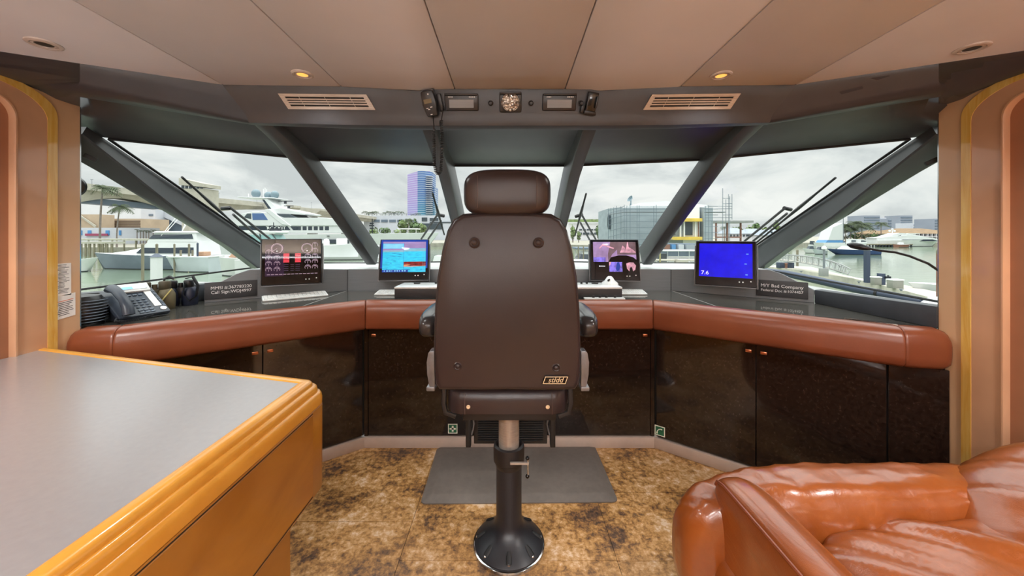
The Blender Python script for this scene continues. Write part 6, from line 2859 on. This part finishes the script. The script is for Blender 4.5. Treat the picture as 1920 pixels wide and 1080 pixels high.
# sea wall piles and boxes
p = onq(1625.5, 530)
o = thing('dock_post', 'thick slate blue square post standing on the pale dock', 'post', p)
w_ = 6.6 / F * p.y / 2
mb = MB('pile_slate')
mb.bb((p.x - w_, p.y - w_, p.z), (p.x + w_, p.y + w_, Z(468, p.y)))
mb.build('post', o)
for k, (px0, px1, py, yt, lab) in enumerate(((1632.5, 1655, 534.5, 519, 'grey steel dock box beside the slate post'), (1664, 1697, 541, 524, 'larger grey steel dock box on the right, nearer the jamb'))):
    p = onq((px0 + px1) / 2, py)
    o = thing('dock_box', lab, 'dock box', p, group=None)
    s_ = p.y / F
    w_ = (px1 - px0) * s_ * .62
    p = p + V(((px1 - px0) * s_ * .12, 0, 0))
    h = (py - yt) * s_
    dz = (px1 - px0) * s_ * .36
    mb = MB('box_steel')
    mb.bb((p.x - w_ / 2, p.y, p.z), (p.x + w_ / 2, p.y + dz, p.z + h * .86), .02)
    mb.build('body', o)
    mb = MB('white_paint')
    mb.bb((p.x - w_ / 2 - .02, p.y - .03, p.z + h * .86), (p.x + w_ / 2 + .02, p.y + dz + .03, p.z + h), .02)
    mb.build('lid', o)
p = onq(1660, 534.5)
o = thing('power_pedestal', 'black dock power pedestal between the two grey boxes', 'pedestal', p)
s_ = p.y / F
mb = MB('pile_slate')
mb.bb((p.x - 4 * s_, p.y + .1, p.z), (p.x + 3 * s_, p.y + .5, p.z + 21 * s_))
mb.build('cabinet', o)
mb = MB('bottom_dark')
mb.bb((p.x + 1 * s_, p.y, p.z + 12 * s_), (p.x + 11 * s_, p.y + .3, p.z + 16 * s_))
mb.cyl((p.x + 9 * s_, p.y + .15, p.z + 12 * s_), (p.x + 9 * s_, p.y + .15, p.z + 18 * s_), .06, n=6)
mb.build('hose_reel', o)
for k, (px, py) in enumerate(((1502, 511), (1610.5, 531), (1690, 546))):
    p = onq(px, py)
    mb = MB('steel_pole')
    mb.box(p + V((0, 0, .06)), (.09, .09, .12), .02)
    mb.box(p + V((0, 0, .14)), (.30, .07, .06), .02)
    mb.build('dock_cleat', label='small metal mooring cleat on the pale dock', cat='cleat', group='cleats on the dock')
# gangway truss
o = thing('gangway', 'arched aluminium gangway truss sloping down to the right', 'gangway', onq(1530, 508))
TOPP = [(1468, 479), (1490, 479), (1512, 480.5), (1535, 484), (1557, 489), (1578, 496), (1595, 504.5)]
LOW = [(1468, 489), (1490, 490.5), (1512, 494), (1535, 498), (1555, 503.5), (1576, 509.5), (1590, 514.5)]
DG = [44, 42, 40, 38, 36, 34, 32.5]
for side_ in (0, 1.5):
    tp = [P(x, y, dd) + V((side_ * .5, side_, 0)) for (x, y), dd in zip(TOPP, DG)]
    lp = [P(x, y, dd) + V((side_ * .5, side_, 0)) for (x, y), dd in zip(LOW, DG)]
    for nm, q in (('top_rail', tp), ('bottom_chord', lp)):
        mb = MB('truss_alu')
        mb.tube(q, .05, 6)
        mb.build(nm, o)
    for k in range(13):
        t = k / 2
        a = int(min(t, 5))
        u, w_ = tp[a].lerp(tp[a + 1], t - a), lp[a].lerp(lp[a + 1], t - a)
        mb = MB('truss_alu')
        mb.cyl(u, w_, .035, n=5)
        mb.build('strut', o)
        if k < 12:
            t2 = (k + 1) / 2
            a2 = int(min(t2, 5))
            w2 = lp[a2].lerp(lp[a2 + 1], t2 - a2)
            mb = MB('truss_alu')
            mb.cyl(u, w2, .025, n=5)
            mb.build('brace', o)
mb = MB('dock_pale')
lp = [P(x, y, dd) for (x, y), dd in zip(LOW, DG)]
mb.rings([[p + V((0, 0, .02)), p + V((.75, 1.5, .02)), p + V((.75, 1.5, .08)), p + V((0, 0, .08))] for p in lp])
mb.build('walkway', o)
# light post and dark pile by the gangway
p = onq(1545, 518)
o = thing('dock_lantern', 'slim steel lamp post on a dark square base beside the gangway', 'lamp post', p)
s_ = p.y / F
mb = MB('concrete_dark')
mb.bb((p.x - 5.5 * s_, p.y - .2, p.z), (p.x + 5.5 * s_, p.y + .3, p.z + 15 * s_), .02)
mb.build('base', o)
mb = MB('steel_pole')
mb.cyl((p.x, p.y, p.z + 15 * s_), (p.x, p.y, Z(468, p.y)), .09, n=8)
mb.build('pole', o)
mb = MB('white_paint')
mb.lathe([(.09, 0), (.2, .05), (.2, .2), (.05, .35), (0, .36)], (p.x, p.y, Z(468, p.y)), n=10)
mb.build('lamp_head', o)
pile(1495, 470, 46, 4, 'wood_pile', 'olive wooden pile behind the gangway', 'wood_pile')
for k, (px, w2, lab) in enumerate(((1467, 10, 'dark crate at the far end of the dock, left of the gangway foot'), (1484, 11, 'dark crate under the upper end of the gangway'))):
    p = onq(px, 502.5)
    s_ = p.y / F
    mb = MB('pile_slate')
    mb.bb((p.x - w2 / 2 * s_, p.y, p.z), (p.x + w2 / 2 * s_, p.y + .6, p.z + 10 * s_), .02)
    mb.build('crate', label=lab, cat='crate')
# bollard between the two crates
p = onq(1474, 503)
mb = MB('rust_steel')
mb.lathe([(.12, 0), (.12, .45), (.16, .5), (.16, .58), (0, .62)], p, n=10)
mb.build('bollard', label='reddish bollard between the two dark crates', cat='bollard')
# own bulwark rail: dark padded tube outside the right windows
RA = [P(1430, 508, 4.2), P(1478, 514, 3.9), P(1530, 525, 3.6), P(1600, 541, 3.25), P(1660, 553, 3.0), P(1727, 566, 2.8)]
o = thing('bulwark_rail', 'dark padded bulwark rail outside the right side window', 'rail', RA[2])
mb = MB('pile_slate')
mb.tube(RA, .036, 12)
mb.build('padded_tube', o)
mb = MB('rubber')
a = RA[3].lerp(RA[4], .8)
mb.tube([a - (RA[4] - RA[3]).normalized() * .01, a + (RA[4] - RA[3]).normalized() * .01], .039, 12)
mb.build('clamp', o)
mb = MB('hull_white')
mb.prism([P(1724, 566, 2.78), P(1738, 557, 2.85), P(1790, 553, 2.7), P(1790, 572, 2.55)], (0, 0, -.05), .01)
mb.build('rail_end', o, label='white moulded end of the rail')
# speedboat half hidden by the right jamb
p0 = onq(1745, 530, WZ)
o = thing('speed_boat', 'white open speedboat half hidden by the right jamb', 'boat', (P(1700, 0, 27).x, 27, WZ), R(-14))
M = wm(o)
q = MB()
q.T = M
hull_mesh(q, 6.5, 2.2, 1.3, 1.1, 'hull_white', ns=10)
q.bm.clear()
q.mats = []
q2 = MB()
q2.T = M @ Matrix.Translation((7.5, 0, 0)) @ Matrix.Rotation(PI, 4, 'Z')
hull_mesh(q2, 7.4, 2.4, 1.5, 1.3, 'hull_white', ns=10)
q2.build('hull', o)
q = MB('window_dark')
q.T = M
q.sbox((3.2, 0, 1.6), (1.6, 1.2, .9), 3, 6)
q.build('windscreen', o, angle=80)
q = MB('dome_grey')
q.T = M
q.bb((4.2, -.5, 1.3), (5.2, .5, 2.0), .1)
q.build('seat', o)
q = MB('hull_white')
q.T = M
q.bb((2.4, -1.0, 3.0), (6.0, 1.0, 3.08), .03)
for x, y in ((2.7, -.8), (2.7, .8), (5.2, -.8), (5.2, .8)):
    q.cyl((x, y, 1.4), (x, y, 3.0), .03, n=6)
q.build('hardtop', o)
pile(1758, 472, 22, 4, 'rust_steel', 'dark rusty pile at the edge of the right jamb', 'wood_pile')
# ---------------------------------------------------------------- camera
cam = bpy.data.cameras.new('camera')
cam.sensor_fit = 'HORIZONTAL'
cam.sensor_width = 36
cam.lens = 36 * F / 1920
cam.shift_x = (960 - CX) / 1920
cam.shift_y = -(540 - HY) / 1920
cam.clip_start = .02
cam.clip_end = 4000
co = bpy.data.objects.new('camera', cam)
COL.objects.link(co)
co.location = (0, 0, EH)
co.rotation_euler = (PI / 2, 0, 0)
SC.camera = co

# unseen trough and fill light, added at the back wall to brighten the ceiling
ul = thing('wall_uplighter', 'long trough uplighter on the back wall, behind the viewer', 'wall light', (0, -2.5, 1.55))
mb = MB('fascia_grey')
for lo_, hi_ in (((-1.9, -2.60, 1.55), (1.9, -2.20, 1.565)), ((-1.9, -2.215, 1.565), (1.9, -2.20, 1.61)), ((-1.9, -2.60, 1.565), (-1.885, -2.215, 1.61)), ((1.885, -2.60, 1.565), (1.9, -2.215, 1.61))):
    mb.bb(lo_, hi_)
mb.build('trough', ul)
li = bpy.data.lights.new('trough_light', 'AREA')
li.shape = 'RECTANGLE'
li.size, li.size_y = 3.6, .3
li.energy = UP1
li.color = UPC
lo = bpy.data.objects.new('trough_light', li)
COL.objects.link(lo)
lo.parent = ul
lo.location = (0, .1, .03)
lo.rotation_euler = (PI - R(14), 0, 0)

# ---------------------------------------------------------------- overcast sky
w = bpy.data.worlds.new('sky')
SC.world = w
w.use_nodes = True
n, l = w.node_tree.nodes, w.node_tree.links
bg = n['Background']
tc = n.new('ShaderNodeTexCoord')
mp = n.new('ShaderNodeMapping')
mp.inputs['Scale'].default_value = (1, 1, 2.6)
l.new(tc.outputs['Generated'], mp.inputs[0])
t1 = n.new('ShaderNodeTexNoise')
t1.inputs['Scale'].default_value = 4.2
t1.inputs['Detail'].default_value = 7
t1.inputs['Roughness'].default_value = .56
t1.inputs['Distortion'].default_value = .5
l.new(mp.outputs[0], t1.inputs[0])
cr = n.new('ShaderNodeValToRGB')
for e, (p, c) in zip([cr.color_ramp.elements[0], cr.color_ramp.elements.new(.5), cr.color_ramp.elements[-1]], [(.38, (207, 213, 213)), (.5, (229, 234, 232)), (.62, (248, 250, 246))]):
    e.position = p
    e.color = rgb(c)
l.new(t1.outputs['Fac'], cr.inputs[0])
sx = n.new('ShaderNodeSeparateXYZ')
l.new(tc.outputs['Generated'], sx.inputs[0])
mr = n.new('ShaderNodeMapRange')
mr.interpolation_type = 'SMOOTHSTEP'
mr.inputs[1].default_value = .16
mr.inputs[2].default_value = 1.0
mr.inputs[3].default_value = 1.0
mr.inputs[4].default_value = SKYZ
l.new(sx.outputs['Z'], mr.inputs[0])
l.new(cr.outputs[0], bg.inputs[0])
l.new(mr.outputs[0], bg.inputs[1])

vs = SC.view_settings
vs.view_transform = 'Standard'
vs.look = 'None'
vs.gamma = 1
vs.exposure = EXPO
vs.use_curve_mapping = False
cy = SC.cycles
cy.use_denoising = True
try:
    cy.denoiser = 'OPENIMAGEDENOISE'
except Exception:
    pass
cy.max_bounces = 8
cy.diffuse_bounces = 4
cy.glossy_bounces = 4
cy.transmission_bounces = 6
cy.transparent_max_bounces = 12
cy.sample_clamp_indirect = 6
cy.caustics_reflective = False
cy.caustics_refractive = False
